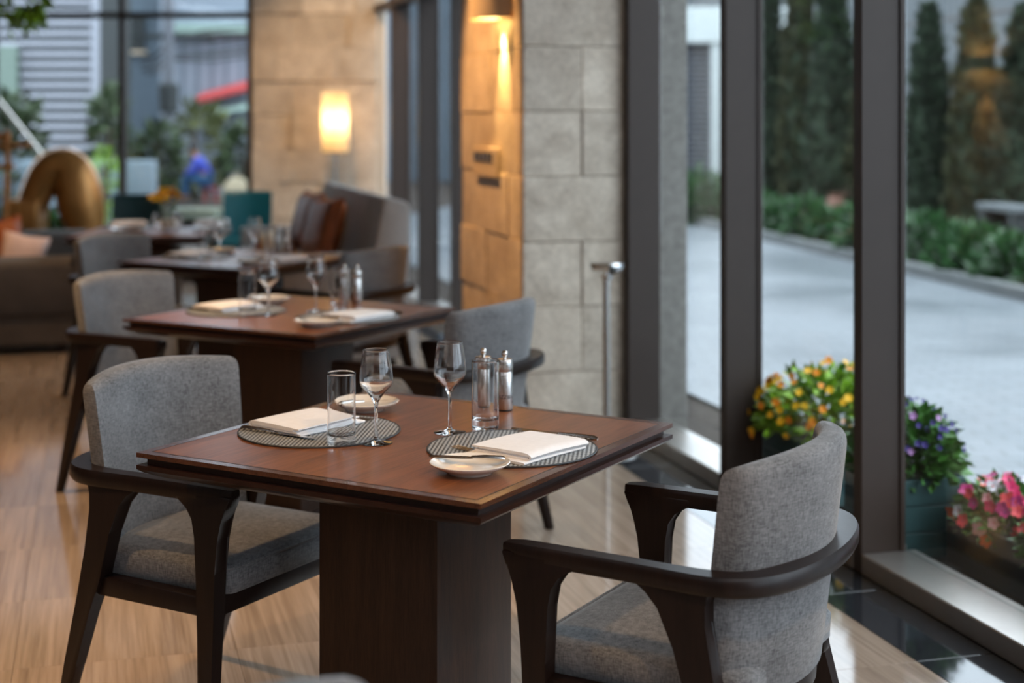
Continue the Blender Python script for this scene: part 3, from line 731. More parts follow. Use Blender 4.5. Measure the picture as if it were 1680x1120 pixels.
sofa = empty('sofa', SF, WA, 'light grey high backed sofa along the back windows with brown cushions', 'sofa'); sofa_profile(sofa, 2.45, .80, .70, 1.03, .56, M['fabric_sofa'])
def cushion(loc, rot, w, h, t, m_, label, piping=True):
    o = obj('cushion', pillow(w, h, t), M[m_]); o.location = loc; o.rotation_euler = rot; return tag(o, label, 'cushion', 'loose cushions')
def on_sofa(y, z, tilt=70, dx=.43): q = SF + WS * dx + WT * y; return Vector((q.x, q.y, z))
cushion(on_sofa(.80, .785, dx=.40), (R(76), 0, WA - R(75)), .44, .44, .15, 'satin', 'copper brown satin cushion on the sofa, the nearer of two upright')
cushion(on_sofa(1.55, .785, dx=.40), (R(76), 0, WA - R(80)), .44, .44, .15, 'satin', 'copper brown satin cushion on the sofa, farther of two upright')
cushion(on_sofa(1.50, .625, dx=.16), (R(6), R(4), WA), .30, .26, .12, 'satin', 'small copper brown cushion lying flat on the sofa seat')
cushion(on_sofa(.98, .67, dx=.10), (R(60), 0, WA + R(60)), .22, .22, .10, 'cream', 'small cream cushion on the sofa front edge')
LS = P(130, 580)
def left_sofa(name, corner, label, face):
    r = empty(name, corner, 0, label, 'sofa'); r.rotation_euler = (0, 0, WA + (R(90) if face > 0 else R(-90))); return r
# first left sofa: back towards the camera
ls = empty('lounge_sofa', LS + WS * -2.2 + WT * .80, WA - R(90), 'dark taupe sofa at left edge, its plain back facing the camera', 'sofa')
sofa_profile(ls, 2.2, .80, .56, .62, .40, M['fabric_dark'])
for c_ in KIDS(ls):
    if c_.name.startswith('foot'): c_.scale = (1, 1, 1)
q = PY(145, 410, 11.45)
ls2 = empty('lounge_sofa', Vector((q.x, q.y, 0)) - WS * 2.2 + WT * .0, WA - R(90), 'second dark taupe sofa, behind the one at the left edge', 'sofa'); ls2.location += WT * .8
sofa_profile(ls2, 2.2, .80, .60, .655, .40, M['fabric_dark'])
c1 = PY(36, 404, 9.95); cushion((c1.x, c1.y, .575), (R(75), R(12), R(15)), .30, .34, .13, 'pink', 'pale pink cushion peeping over the back of the left sofa')
c2 = PY(-2, 395, 10.0); cushion((c2.x, c2.y, .62), (R(78), R(-10), R(5)), .34, .44, .14, 'satin', 'brown cushion at the left picture edge on the sofa')

def teal_chair(px, top, Y, mat_, label):
    q = PY(px, top, Y); r = empty('side_chair', (q.x, q.y, 0), PI, label, 'chair', 'teal side chairs by the back window'); zt = q.z
    obj('backrest', loft([back_ring(z, i, .205 + .01 * (z - .45), -.18 - .10 * (z - .45), .05, .05) for z, i in ((.45, .004), (.47, 0), (zt - .05, 0), (zt - .015, .004), (zt, .016))]), mat_, r, smooth=60)
    obj('seat', loft([rrect(.43 - 2 * i, .42 - 2 * i, .04, 4, z) for z, i in ((.40, .01), (.41, 0), (.455, 0), (.47, .012), (.476, .06))]), mat_, r, smooth=60)
    for sx in (-1, 1):
        for sy in (-1, 1): obj('leg', tube([(sx * .18, sy * .17, .41), (sx * .20, sy * .20, 0)], [.02, .013], 8), M['dark_wood'], r)
teal_chair(401, 315, 12.9, M['teal'], 'bright teal side chair before the back window, right of the flowers')
teal_chair(217, 320, 12.7, M['teal_dark'], 'dark teal side chair before the back window, left of the flowers')
q = PY(322, 345, 13.1); bt = empty('window_bench', (q.x, q.y, 0), 0, 'low bench with pale cushion by back window between teal chairs', 'bench')
obj('bench_cushion', box((0, 0, q.z - .03), (.42, .34, .10), .025, seg=3), M['tarp'], bt)
obj('bench_frame', box((0, 0, q.z - .11), (.40, .32, .06), .005), M['dark_wood'], bt)
for sx in (-.17, .17):
    for sy in (-.13, .13): obj('leg', box((sx, sy, (q.z - .14) / 2), (.04, .04, q.z - .14), .004), M['dark_wood'], bt)

# floor lamp before the stone wall
q = PY(550, 250, 13.35); fl = empty('floor_lamp', (q.x, q.y, 0), 0, 'slim floor lamp with glowing ribbed shade before the stone wall', 'floor lamp')
obj('base', lathe([(0, 0), (.14, 0), (.14, .02), (.02, .035), (0, .035)], 32), M['frame'], fl)
obj('pole', lathe([(.014, .03), (.014, 1.25)], 12), M['brushed'], fl)
b = NB(); n = 48; rings = []
for z in (1.195, 1.735): rings.append([((.112 + .004 * (i % 2)) * math.cos(2 * PI * i / n), (.112 + .004 * (i % 2)) * math.sin(2 * PI * i / n), z) for i in range(n)])
obj('lamp_shade', loft(rings, cap=False), M['shade'], fl, smooth=0)
obj('shade_ring', lathe([(.113, 1.19), (.118, 1.19), (.118, 1.20), (.113, 1.20), (.113, 1.19)], 32, cap=False), M['frame'], fl)
obj('bulb', lathe([(0, 1.42), (.03, 1.44), (.04, 1.48), (.03, 1.53), (0, 1.55)], 16), emit('bulb_glow', (1, .74, .42), 48), fl)
# bronze arch sculpture, wooden frame
SY = 12.75; S1 = SY / F_PX
def sp(px, py): v = PY(px, py, SY); return (v.x, v.y, v.z)
sc_ = empty('bronze_sculpture', (sp(105, 380)[0], SY, 0), 0, 'large golden bronze arch shaped like bent legs behind the left sofas', 'sculpture'); x0 = sc_.location.x
def rel(px, py): a = sp(px, py); return (a[0] - x0, 0, a[2])
arc = [(36, 404, 22), (42, 376, 23), (52, 338, 25), (66, 304, 28), (84, 278, 32), (106, 270, 31), (120, 284, 35), (128, 310, 38), (133, 338, 38), (139, 364, 34), (143, 388, 27), (145, 402, 15)]
def smooth_path(pts, it=2):
    for _ in range(it):
        o = [pts[0]]
        for a, b_ in zip(pts, pts[1:]): o += [tuple(a[i] * .75 + b_[i] * .25 for i in range(3)), tuple(a[i] * .25 + b_[i] * .75 for i in range(3))]
        pts = o + [pts[-1]]
    return pts
arc = smooth_path(arc)
obj('arch_body', tube([rel(a, b_) for a, b_, _ in arc], [r_ * S1 for _, _, r_ in arc], 20), M['bronze'], sc_, smooth=80)
bz = rel(44, 352); b = box((bz[0], -.02, bz[2]), (58 * S1, .34, 52 * S1), .03, seg=3); obj('bronze_block', b, M['bronze'], sc_, smooth=60)
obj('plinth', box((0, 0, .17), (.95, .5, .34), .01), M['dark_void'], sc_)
q = PY(10, 380, 12.2); wf = empty('wooden_frame', (q.x, 12.2, 0), 0, 'orange wooden frame with round rails at the left picture edge', 'wooden frame')
def rw(px, py): v = PY(px, py, 12.2); return (v.x - q.x, 0, v.z)
obj('upright', tube([rw(8, 420), rw(12, 215)], .022, 10), M['orange_wood'], wf); obj('upright', tube([(rw(-70, 420)), rw(-66, 215)], .022, 10), M['orange_wood'], wf)
for y0, y1, e in ((226, 224, 16), (242, 238, 50), (274, 273, 22)): obj('rail', tube([rw(-80, y0), rw(e, y1)], .030 if y0 < 240 else .022, 10), M['orange_wood'], wf)
for a in (8, -70):
    v = rw(a, 420); obj('foot', box((v[0], 0, v[2] / 2), (.05, .30, max(v[2], .02)), .005), M['orange_wood'], wf)

# indoor tree whose lime leaves hang in at top left
q = PY(-70, 300, 10.7); it = empty('indoor_tree', (q.x, 10.7, 0), 0, 'indoor tree with lime green leaves hanging in at top left', 'tree')
obj('pot', lathe([(0, 0), (.20, 0), (.26, .45), (.24, .45), (.19, .40), (0, .40)], 28), M['clay'], it)
obj('trunk', tube([(0, 0, .38), (.02, 0, 1.2), (-.02, 0, 2.0), (.03, 0, 2.6)], [.035, .03, .025, .012], 8), M['bark'], it)
def pl_tree(rnd):
    if rnd.random() < .30:
        a = rnd.uniform(0, 1); return (.28 + .32 * a, rnd.uniform(-.15, .15), 2.34 - .10 * math.sin(a * 3) + rnd.gauss(0, .05)), (.5, 0, -.9)
    u, v = rnd.uniform(0, 2 * PI), rnd.uniform(.1, .42); return (v * math.cos(u), v * math.sin(u), 2.55 + rnd.gauss(0, .13)), (math.cos(u), math.sin(u), -.5)
me = leaves(240, pl_tree, .11, 4); me.materials.append(M['leaf_lime']); obj('foliage', me, None, it)['kind'] = 'stuff'
b = NB(); tube([(.02, 0, 2.45), (.25, .02, 2.42), (.45, 0, 2.36), (.60, 0, 2.30)], [.012, .009, .006, .003], 6, b); obj('branch', b, M['bark'], it)
q = PY(92, 368, 13.3); pp = empty('potted_plant', (q.x, 13.3, 0), 0, 'leafy green potted plant seen under the bronze arch', 'plant')
obj('pot', lathe([(0, 0), (.13, 0), (.17, .40), (.15, .40), (.13, .36), (0, .36)], 24), M['china'], pp)
me = leaves(160, lambda r_: ((r_.gauss(0, .09), r_.gauss(0, .08), .45 + abs(r_.gauss(0, .12))), (r_.gauss(0, 1), r_.gauss(0, 1), 1)), .13, 6); me.materials.append(M['leaf']); obj('foliage', me, None, pp)['kind'] = 'stuff'

# ------------------------------------------------------------------ outdoors, window side
g = struct('ground', box((0, 24, -.06), (90, 70, .08)), M['soil']); g.location = (0, 8, 0)
dr = struct('road', box((2.95, 12.0, -.012), (4.6, 46, .02)), M['paving']); dr.location = W(-6, .72); dr.rotation_euler = (0, 0, 0)
K0, K1 = Vector((3.1, 18.5, 0)), Vector((4.19, 12.36, 0)); KD = (K1 - K0).normalized(); KN = Vector((-KD.y, KD.x, 0)) * 1.0
if KN.x < 0: KN = -KN
bpy.data.objects.remove(dr)
def slab(corners, z0, z1):
    bm = NB(); lo = [bm.verts.new((c.x, c.y, z0)) for c in corners]; hi = [bm.verts.new((c.x, c.y, z1)) for c in corners]; n = len(corners)
    bm.faces.new(list(reversed(lo))); bm.faces.new(hi)
    for i in range(n): bm.faces.new((lo[i], lo[(i + 1) % n], hi[(i + 1) % n], hi[i]))
    return bm
struct('road', slab([W(-9, .70), K0 + KD * 17, K0 - KD * 14, W(16, .70)], -.03, 0.0), M['paving'], smooth=0)
kerb = struct('kerb', slab([K0 + KD * 17, K0 + KD * 17 + KN * .16, K0 - KD * 14 + KN * .16, K0 - KD * 14], -.03, .10), M['concrete'], smooth=0)
def kpos(px, off):
    m_ = (px - 840) / F_PX; a = K0 + KN * off; k = (m_ * a.y - a.x) / (KD.x - m_ * KD.y); return a + KD * k
def shrub_me(seed, n=420):
    def pl(r_):
        u = r_.uniform(0, 2 * PI); v = math.acos(r_.uniform(-.1, 1)); rr_ = r_.uniform(.75, 1.05); d = Vector((math.sin(v) * math.cos(u), math.sin(v) * math.sin(u), math.cos(v)))
        return (d.x * .33 * rr_, d.y * .33 * rr_, .06 + d.z * .40 * rr_), (d.x, d.y, d.z * .6 + .3)
    me = leaves(n, pl, .125, seed); me.materials.append(M['leaf_dark']); return me
SM = [shrub_me(s) for s in (1, 2, 3)]
core = mesh_of(lathe([(0, 0), (.26, .04), (.30, .18), (.2, .34), (0, .40)], 10), 'stem_mass'); core.materials.append(M['conifer'])
rr = random.Random(5)
sh = None; k = -2.0; n = 0; WORDS = []
while k < 9.3:
    p = K0 + KN * (.50 + rr.uniform(-.05, .08)) + KD * k
    o = empty('hedge_shrub', (p.x, p.y, 0), rr.uniform(0, 6), 'low glossy green shrub of the hedge along the driveway kerb', 'shrub', 'hedge shrubs along the kerb')
    obj('foliage', SM[n % 3], None, o)['kind'] = 'stuff'; obj('stem_mass', core, None, o); sc2 = rr.uniform(.9, 1.15); o.scale = (sc2, sc2, rr.uniform(.85, 1.1)); k += .60; n += 1
def conifer_me(h, r, seed, m_, n=1500):
    def pl(r_):
        f = r_.random() ** .8; z = .12 + f * (h - .12); rad = r * (1 - f) ** .55 * (.75 + .25 * min(1, f * 8)) * r_.uniform(.72, 1.08); u = r_.uniform(0, 2 * PI)
        return (rad * math.cos(u), rad * math.sin(u), z), (math.cos(u) * .5, math.sin(u) * .5, 1)
    me = leaves(n, pl, .13, seed, .3); me.materials.append(M[m_]); return me
CON = [conifer_me(2.7, .27, 11, 'conifer'), conifer_me(2.7, .27, 12, 'conifer2'), conifer_me(2.7, .27, 13, 'conifer')]
ccore = mesh_of(lathe([(.05, .1), (.17, .3), (.19, .8), (.13, 1.8), (.05, 2.4), (0, 2.5)], 10), 'inner_mass'); ccore.materials.append(M['conifer'])
trk = mesh_of(tube([(0, 0, 0), (0, 0, .5)], .04, 8), 'trunk'); trk.materials.append(M['bark'])
CT = [(1524, 15, 0, 1.0, 1.25, 'dark green columnar conifer, first right of the nearest mullion'), (1601, 8, 1, 1.05, 1.45, 'olive columnar conifer, behind the amber lamp reflection'), (1682, 20, 2, 1.2, 1.55, 'dark conifer cut by the right picture edge'),
      (1262, -30, 2, 1.0, 1.5, 'dark conifer hugging the middle mullion'), (1312, -60, 1, 1.05, 1.6, 'loose green conifer in the middle pane, left of centre'), (1366, -25, 0, 1.2, 1.6, 'wide dark conifer in the middle pane, over the clay jar'), (1440, 0, 1, 1.0, 1.3, 'conifer mostly hidden behind the nearest mullion')]
for px, top, v, wd, off, lab in CT:
    p = kpos(px, off); h = HC + (HOR - top) * p.y / F_PX; o = empty('conifer', (p.x, p.y, 0), rr.uniform(0, 6), lab, 'conifer', 'columnar conifers behind the hedge')
    c_ = obj('foliage', CON[v], None, o); c_['kind'] = 'stuff'; obj('inner_mass', ccore, None, o); obj('trunk', trk, None, o); o.scale = (wd * (1.4 if px < 1450 else 1.1), wd * 1.15, h / 2.7)
gw = struct('wall_garden', slab([K0 + KD * 12 + KN * 3.0, K0 + KD * 12 + KN * 3.3, K0 - KD * 20 + KN * 3.3, K0 - KD * 20 + KN * 3.0], -.02, 2.3), M['wall_grey'], smooth=0)
nb = empty('neighbour_building', K0 + KN * 7, 0, 'plain grey building rising behind the garden conifers', 'building')
obj('facade', slab([KD * 14, KD * 14 + KN * 2, KD * -34 + KN * 2, KD * -34], -.02, 5.2), M['wall_grey'], nb, smooth=0)
obj('parapet', slab([KD * 14 - KN * .1, KD * 14 + KN * 2, KD * -34.1 + KN * 2, KD * -34.1 - KN * .1], 5.2, 5.35), M['concrete'], nb, smooth=0)
# fence rail on the garden wall
rl = empty('wall_railing', K0 + KN * 3.15, 0, 'thin dark railing along the top of the garden wall', 'railing')
obj('top_rail', tube([tuple(KD * 12 + Vector((0, 0, 2.85))), tuple(KD * -6 + Vector((0, 0, 2.85)))], .02, 6), M['frame'], rl)
for i in range(15): obj('post', tube([tuple(KD * (-5.5 + i * 1.2) + Vector((0, 0, 2.3))), tuple(KD * (-5.5 + i * 1.2) + Vector((0, 0, 2.85)))], .012, 6), M['frame'], rl)
# clay jar and stone bench among the trees
p = kpos(1378, 1.0); j = tag(obj('clay_jar', lathe([(0, 0), (.13, 0), (.22, .22), (.23, .36), (.15, .50), (.12, .53), (.14, .57), (.11, .57), (.09, .52), (0, .50)], 28), M['clay']), 'big brown clay jar standing behind the hedge', 'jar'); j.location = (p.x, p.y, 0)
p = kpos(1655, 1.12); sb = empty('stone_bench', (p.x, p.y, 0), math.atan2(KD.y, KD.x), 'pale topped stone bench under the right conifers', 'bench')
obj('seat_slab', box((0, 0, .62), (.8, .30, .07), .01), M['wall_grey'], sb)
for sx in (-.3, .3): obj('support', box((sx, 0, .29), (.14, .28, .59), .01), M['dark_void'], sb)
# white pavilion with grey louvres at the end of the driveway
q = PY(1130, 360, 24.0); pv = empty('white_pavilion', (q.x, 24.0, 0), 0, 'white framed pavilion with grey louvres at the driveway end', 'pavilion')
def pvx(px): return (px - 840) / F_PX * 24.0 - q.x
def pz(py): return HC - (py - HOR) * 24.0 / F_PX
obj('fascia', box(((pvx(1100) + pvx(1292)) / 2, .4, (pz(12) + pz(70)) / 2), (pvx(1292) - pvx(1100), .9, pz(12) - pz(70)), .01), M['white_paint'], pv)
obj('post', box((pvx(1174), .05, pz(70) / 2), (.12, .12, pz(70)), .01), M['white_paint'], pv)
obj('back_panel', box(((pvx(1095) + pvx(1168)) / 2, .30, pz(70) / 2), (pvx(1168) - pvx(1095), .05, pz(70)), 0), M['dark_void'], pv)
sl = mesh_of(box((0, 0, 0), (pvx(1167) - pvx(1100), .03, .042), .004), 'slat'); sl.materials.append(M['louvre'])
z = .05
while z < pz(72): o = obj('slat', sl, None, pv, loc=((pvx(1100) + pvx(1167)) / 2, .18, z)); z += .085
q2 = PY(1152, 345, 21.6)
o = empty('roadside_bush', (q2.x, 21.6, 0), 1, 'rounded green bush before the pavilion louvres', 'shrub'); me = SM[1]; obj('foliage', me, None, o)['kind'] = 'stuff'; obj('stem_mass', core, None, o); o.scale = (1.2, 1.2, 1.5)

# planters outside the glass, each flower and leaf a part
leaf1 = leaves(1, lambda r_: ((0, 0, 0), (0, 1, .15)), 1.0, 2, 0.0); 
def leaf_variant(m_): me = leaf1.copy(); me.materials.clear(); me.materials.append(M[m_]); return me
def planter(name, label, t0, t1, s0, s1, h, mat_, planks):
    r = empty(name, W(t0, s0), WA, label, 'planter', 'flower planters outside the window'); L, D = t1 - t0, s1 - s0
    if planks:
        zh = h / planks
        for i in range(planks):
            z = zh * (i + .5)
            for c_, s_ in (((D / 2, .009, z), (D, .018, zh - .004)), ((D / 2, L - .009, z), (D, .018, zh - .004)), ((.009, L / 2, z), (.018, L - .036, zh - .004)), ((D - .009, L / 2, z), (.018, L - .036, zh - .004))):
                obj('plank', box(c_, s_, .002), M[mat_], r)
    else:
        for c_, s_ in (((D / 2, .009, h / 2), (D, .018, h)), ((D / 2, L - .009, h / 2), (D, .018, h)), ((.009, L / 2, h / 2), (.018, L - .036, h)), ((D - .009, L / 2, h / 2), (.018, L - .036, h))): obj('side_panel', box(c_, s_, .003), M[mat_], r)
    obj('soil', box((D / 2, L / 2, h - .03), (D - .036, L - .036, .04)), M['soil'], r)
    return r
def plant(parent, name, c, rad, hgt, base, nleaf, lsize, lmat, flowers, seed, label, cat='flowering plant', droop=.2):
    rnd = random.Random(seed)
    r = empty(name, c, WA, label, cat, 'plants in the window planters')
    b = NB()
    for _ in range(14):
        u = rnd.uniform(0, 2 * PI); e = rnd.uniform(.2, .8); x, y = rad[0] * e * math.cos(u), rad[1] * e * math.sin(u)
        tube([(x * .3, y * .3, 0), (x * .7, y * .7, hgt * .4), (x, y, hgt * rnd.uniform(.5, .85))], [.005, .004, .002], 5, b)
    obj('stems', b, M['stem'], r)
    lv = [leaf_variant(m_) for m_ in lmat]
    def pt(k_=1.0):
        u = rnd.uniform(0, 2 * PI); v = math.acos(rnd.uniform(-droop, 1)); d = Vector((math.sin(v) * math.cos(u), math.sin(v) * math.sin(u), math.cos(v)))
        q_ = rnd.uniform(.70, 1.0) * k_; return Vector((d.x * rad[0] * q_, d.y * rad[1] * q_, base + d.z * (hgt - base) * q_)), d
    for i in range(nleaf):
        p_, d = pt(rnd.uniform(.55, 1)); o = obj('leaf', rnd.choice(lv), None, r, loc=p_); s_ = lsize * rnd.uniform(.7, 1.3); o.scale = (s_, s_, s_)
        o.rotation_euler = Vector((d.x + rnd.gauss(0, .4), d.y + rnd.gauss(0, .4), d.z * .5 - .1 + rnd.gauss(0, .4))).to_track_quat('Y', 'Z').to_euler()
    def plx(r_):
        u = r_.uniform(0, 2 * PI); v = math.acos(r_.uniform(-droop, 1)); d = Vector((math.sin(v) * math.cos(u), math.sin(v) * math.sin(u), math.cos(v))); k_ = r_.uniform(.5, .93)
        return (d.x * rad[0] * k_, d.y * rad[1] * k_, base + d.z * (hgt - base) * k_), (d.x, d.y, d.z * .4)
    me_ = leaves(900, plx, lsize * 1.1, seed + 5); me_.materials.append(M[lmat[0]]); obj('foliage', me_, None, r)['kind'] = 'stuff'
    for fm_, n_, lo, hi in flowers:
        for i in range(n_):
            p_, d = pt(1.0); p_ = Vector((d.x * rad[0], d.y * rad[1], base + d.z * (hgt - base))) * 1.05
            while p_.z < base + (hgt - base) * lo: p_, d = pt(1.0); p_ = Vector((d.x * rad[0], d.y * rad[1], base + d.z * (hgt - base))) * 1.05
            o = obj('flower', fm_, None, r, loc=p_); s_ = rnd.uniform(.8, 1.2); o.scale = (s_, s_, s_)
            o.rotation_euler = (d + Vector((rnd.gauss(0, .3) - .35, rnd.gauss(0, .3) - .5, rnd.gauss(0, .3)))).to_track_quat('Z', 'Y').to_euler()
    return r
pt1 = planter('planter_box', 'dark teal plank planter holding the violet flowered plant', .02, .40, .19, .455, .27, 'planter_teal', 3)
FV = flower_mesh(5, .011, (M['violet'], M['violet']), .6); FL = flower_mesh(5, .014, (M['lilac'], M['petal_white']), .5)
plant(pt1, 'violet_flower_plant', W(.20, .325, .25), (.185, .22), .25, .04, 230, .055, ('leaf', 'leaf', 'leaf_dark'), ((FV, 70, .30, 1), (FL, 10, -.2, 1)), 21, 'bushy green plant with small violet flowers in a teal planter')
pt2 = planter('planter_box', 'dark teal planter holding the yellow flowered plant', .72, 1.22, .20, .52, .25, 'planter_teal', 3)
FY = flower_mesh(6, .017, (M['yellow'], M['amber']), .25); FA = flower_mesh(6, .016, (M['amber'], M['amber']), .3)
plant(pt2, 'yellow_flower_plant', W(.95, .40, .22), (.30, .27), .29, .06, 260, .055, ('leaf_lime', 'leaf_lime', 'leaf'), ((FY, 75, -.1, 1), (FA, 50, -.2, 1)), 22, 'mound of lime leaves with many yellow and amber flowers')
pt3 = planter('planter_trough', 'charcoal trough of pink and white petunias at right edge', -1.25, -.03, .345, .62, .17, 'planter_dark', 0)
def petunia(a, b): return flower_mesh(5, .0225, (M[a], M[b]), .35, .5)
PF = [(petunia('hot_pink', 'magenta'), 12), (petunia('coral', 'hot_pink'), 10), (petunia('magenta', 'violet'), 7), (petunia('blush', 'hot_pink'), 6), (petunia('petal_white', 'coral'), 6), (petunia('orange', 'coral'), 3)]
for i, t_ in enumerate((-.20, -.55, -.90)):
    plant(pt3, 'petunia', W(t_, .475, .15), (.16, .20), .155, .02, 85, .042, ('leaf', 'leaf_lime', 'leaf'), [(f_, int(n_ * 1.5), -.2 if j_ % 2 else .25, 1) for j_, (f_, n_) in enumerate(PF)], 31 + i, ('pink and white petunia at the left end of the trough', 'pink petunia in the middle of the trough', 'petunia at the trough end outside the picture')[i], droop=.35)

# ------------------------------------------------------------------ outdoors behind the back window
lb = empty('louvred_building', PY(0, 300, 24), 0, 'building clad in white horizontal louvres beyond the back window', 'building'); lbo = lb.location.copy(); lb.location = (lbo.x, 24, 0); 
def L24(px): return (px - 840) / F_PX * 24 - lbo.x
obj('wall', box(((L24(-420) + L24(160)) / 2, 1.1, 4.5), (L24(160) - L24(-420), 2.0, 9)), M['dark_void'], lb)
sl = mesh_of(box((0, 0, 0), (L24(158) - L24(33), .05, .078), .006), 'slat'); sl.materials.append(M['slat_white'])
sl2 = mesh_of(box((0, 0, 0), (L24(158) - L24(-400), .05, .078), .006), 'slat_long'); sl2.materials.append(M['slat_white'])
for i in range(42):
    py = 242 - 17 * i; z = HC - (py - HOR) * 24 / F_PX; lg = py < 76
    o = obj('slat', sl2 if lg else sl, None, lb, loc=((L24(-400 if lg else 33) + L24(158)) / 2, 0, z)); o.rotation_euler = (R(-20), 0, 0)
obj('end_post', box((L24(157), 0, 4.5), (.10, .16, 9), .01), M['slat_white'], lb)
obj('mint_panel', box(((L24(-400) + L24(32)) / 2, -.06, (HC - (180 - HOR) * 24 / F_PX + HC - (76 - HOR) * 24 / F_PX) / 2), (L24(32) - L24(-400), .14, 104 * 24 / F_PX), .01), M['mint'], lb)
obj('base_wall', box(((L24(-400) + L24(160)) / 2, .05, .45), (L24(160) - L24(-400), .12, .9)), M['steel_blue'], lb)
gb = empty('grey_blue_building', (PY(210, 300, 32).x, 32, 0), 0, 'grey blue building between louvres and the utility pole', 'building')
def mkx(Y, o): return lambda px: (px - 840) / F_PX * Y - o
fx = mkx(32, PY(210, 300, 32).x)
obj('wall', box(((fx(150) + fx(262)) / 2, 2, 2.4), (fx(262) - fx(150), 4, 4.8)), M['steel_blue'], gb)
obj('upper_floor', box(((fx(150) + fx(262)) / 2, 1.9, 7.3), (fx(262) - fx(150), 4, 4.9)), M['pale_blue'], gb)
for px, py in ((180, 60), (225, 55)):
    z = HC - (py - HOR) * 32 / F_PX; w_ = obj('window', box((fx(px), -.02, z), (.34, .08, .75), .01), M['dark_void'], gb); obj('window_frame', box((fx(px), -.05, z - .40), (.42, .10, .06)), M['cream'], w_)
pb = empty('pale_building', (PY(340, 300, 30).x, 30, 0), 0, 'pale blue building with red and green awnings beyond the back window', 'building'); fx2 = mkx(30, PY(340, 300, 30).x)
def z30(py): return HC - (py - HOR) * 30 / F_PX
obj('wall', box(((fx2(262) + fx2(430)) / 2, 2, z30(-70) / 2), (fx2(430) - fx2(262), 4, z30(-70))), M['pale_blue'], pb)
obj('cornice', box(((fx2(285) + fx2(430)) / 2, -.1, z30(48)), (fx2(430) - fx2(285), .5, .18), .01), M['tarp'], pb)
b = loft([[(fx2(332), -.9, z30(172)), (fx2(332), 0, z30(160)), (fx2(332), 0, z30(152)), (fx2(332), -.9, z30(165))], [(fx2(420), -.9, z30(150)), (fx2(420), 0, z30(136)), (fx2(420), 0, z30(128)), (fx2(420), -.9, z30(143))]]); obj('red_awning', b, M['red_roof'], pb)
b = loft([[(fx2(345), -1.2, z30(190)), (fx2(345), 0, z30(180)), (fx2(345), 0, z30(176)), (fx2(345), -1.2, z30(186))], [(fx2(420), -1.2, z30(182)), (fx2(420), 0, z30(170)), (fx2(420), 0, z30(166)), (fx2(420), -1.2, z30(178))]]); obj('green_awning', b, M['tarp'], pb)
for i in range(5): obj('wall_seam', box((fx2(300 + i * 24), -.012, z30(110)), (.03, .03, 1.3)), M['steel_blue'], pb)
up = empty('utility_pole', (PY(277, 300, 27).x, 27, 0), 0, 'grey utility pole with transformer and cables beyond the back window', 'utility pole'); fx3 = mkx(27, PY(277, 300, 27).x)
def z27(py): return HC - (py - HOR) * 27 / F_PX
obj('pole', lathe([(.11, 0), (.09, 6.5)], 14), M['louvre'], up)
obj('transformer', lathe([(0, z27(185)), (.17, z27(185)), (.18, z27(140)), (.10, z27(135)), (0, z27(135))], 16), M['dark_void'], up)
obj('cross_arm', box((0, 0, z27(60)), (1.6, .10, .10), .01), M['dark_void'], up)
for i, (ya, yb) in enumerate(((88, 60), (97, 78), (104, 92), (84, 40), (110, 82))):
    obj('cable', tube([(fx3(228), .1 * i, z27(ya + 9)), (fx3(250), .1 * i, z27(ya + 8)), (0, 0, z27((ya + yb) / 2)), (fx3(345), .1 * i, z27(yb + 8)), (fx3(450), .1 * i, z27(yb - 6))], .018, 5), M['black'], up)
fb = empty('far_grey_building', (-2.2, 36, 0), 0, 'plain blue grey building seen through the gaps beside the stone pillar', 'building')
obj('wall', box((0, 1.5, 3.6), (6.5, 3, 7.2)), M['steel_blue'], fb); obj('roof_edge', box((0, 1.4, 7.3), (6.8, 3.3, .2)), M['concrete'], fb)
lw = struct('wall_street', box((0, 0, .47), (1.75, .25, .95), .01), M['steel_blue2']); q = PY(146, 300, 20); lw.location = (q.x, 20, 0)
def bush(px, Y, rad, h, m_, seed, label, n=420, size=.22, z0=.1):
    q_ = PY(px, 300, Y); r = empty('street_tree' if h > 1.6 else 'street_bush', (q_.x, Y, 0), 0, label, 'tree' if h > 1.6 else 'bush')
    def pl(r_):
        u = r_.uniform(0, 2 * PI); v = math.acos(r_.uniform(-1, 1)); d = Vector((math.sin(v) * math.cos(u), math.sin(v) * math.sin(u), math.cos(v))); k_ = r_.uniform(.6, 1.05)
        return (d.x * rad * k_, d.y * rad * k_, (h + z0) / 2 + d.z * (h - z0) / 2 * k_), d
    me_ = leaves(n, pl, size, seed); me_.materials.append(M[m_]); obj('foliage', me_, None, r)['kind'] = 'stuff'
    obj('trunk', tube([(0, 0, 0), (.03, 0, h * .5), (0, 0, h * .8)], [.06, .05, .03], 8), M['bark'], r)
bush(318, 27.9, .62, 1.75, 'leaf_olive', 41, 'olive green street tree right of the utility pole')
bush(256, 26.2, .36, 1.35, 'leaf_street', 42, 'dark green bush left of the seated person')
bush(398, 26.8, .32, 1.35, 'leaf_street', 43, 'dark green bush below the green awning')
bush(178, 23.0, .22, 1.95, 'leaf_street', 44, 'narrow dark tree beside the louvred building')
bush(170, 19.5, .16, 1.12, 'leaf_lime', 45, 'small lime green bush over the street wall', 160, .12)
bush(10, 17.5, .42, 1.75, 'leaf_street', 46, 'dark green tree at left edge before the mint panel')
hr = empty('street_handrail', (0, 16.5, 0), 0, 'slanting steel handrail outside at the left edge', 'handrail')
def w165(px, py): v = PY(px, py, 16.5); return (v.x, 0, v.z)
obj('rail', tube([w165(-40, 118), w165(70, 256)], .024, 8), M['brushed'], hr)
for px, py in ((-30, 131), (66, 251)): v = w165(px, py); obj('post', tube([(v[0], 0, 0), v], .02, 8), M['brushed'], hr)
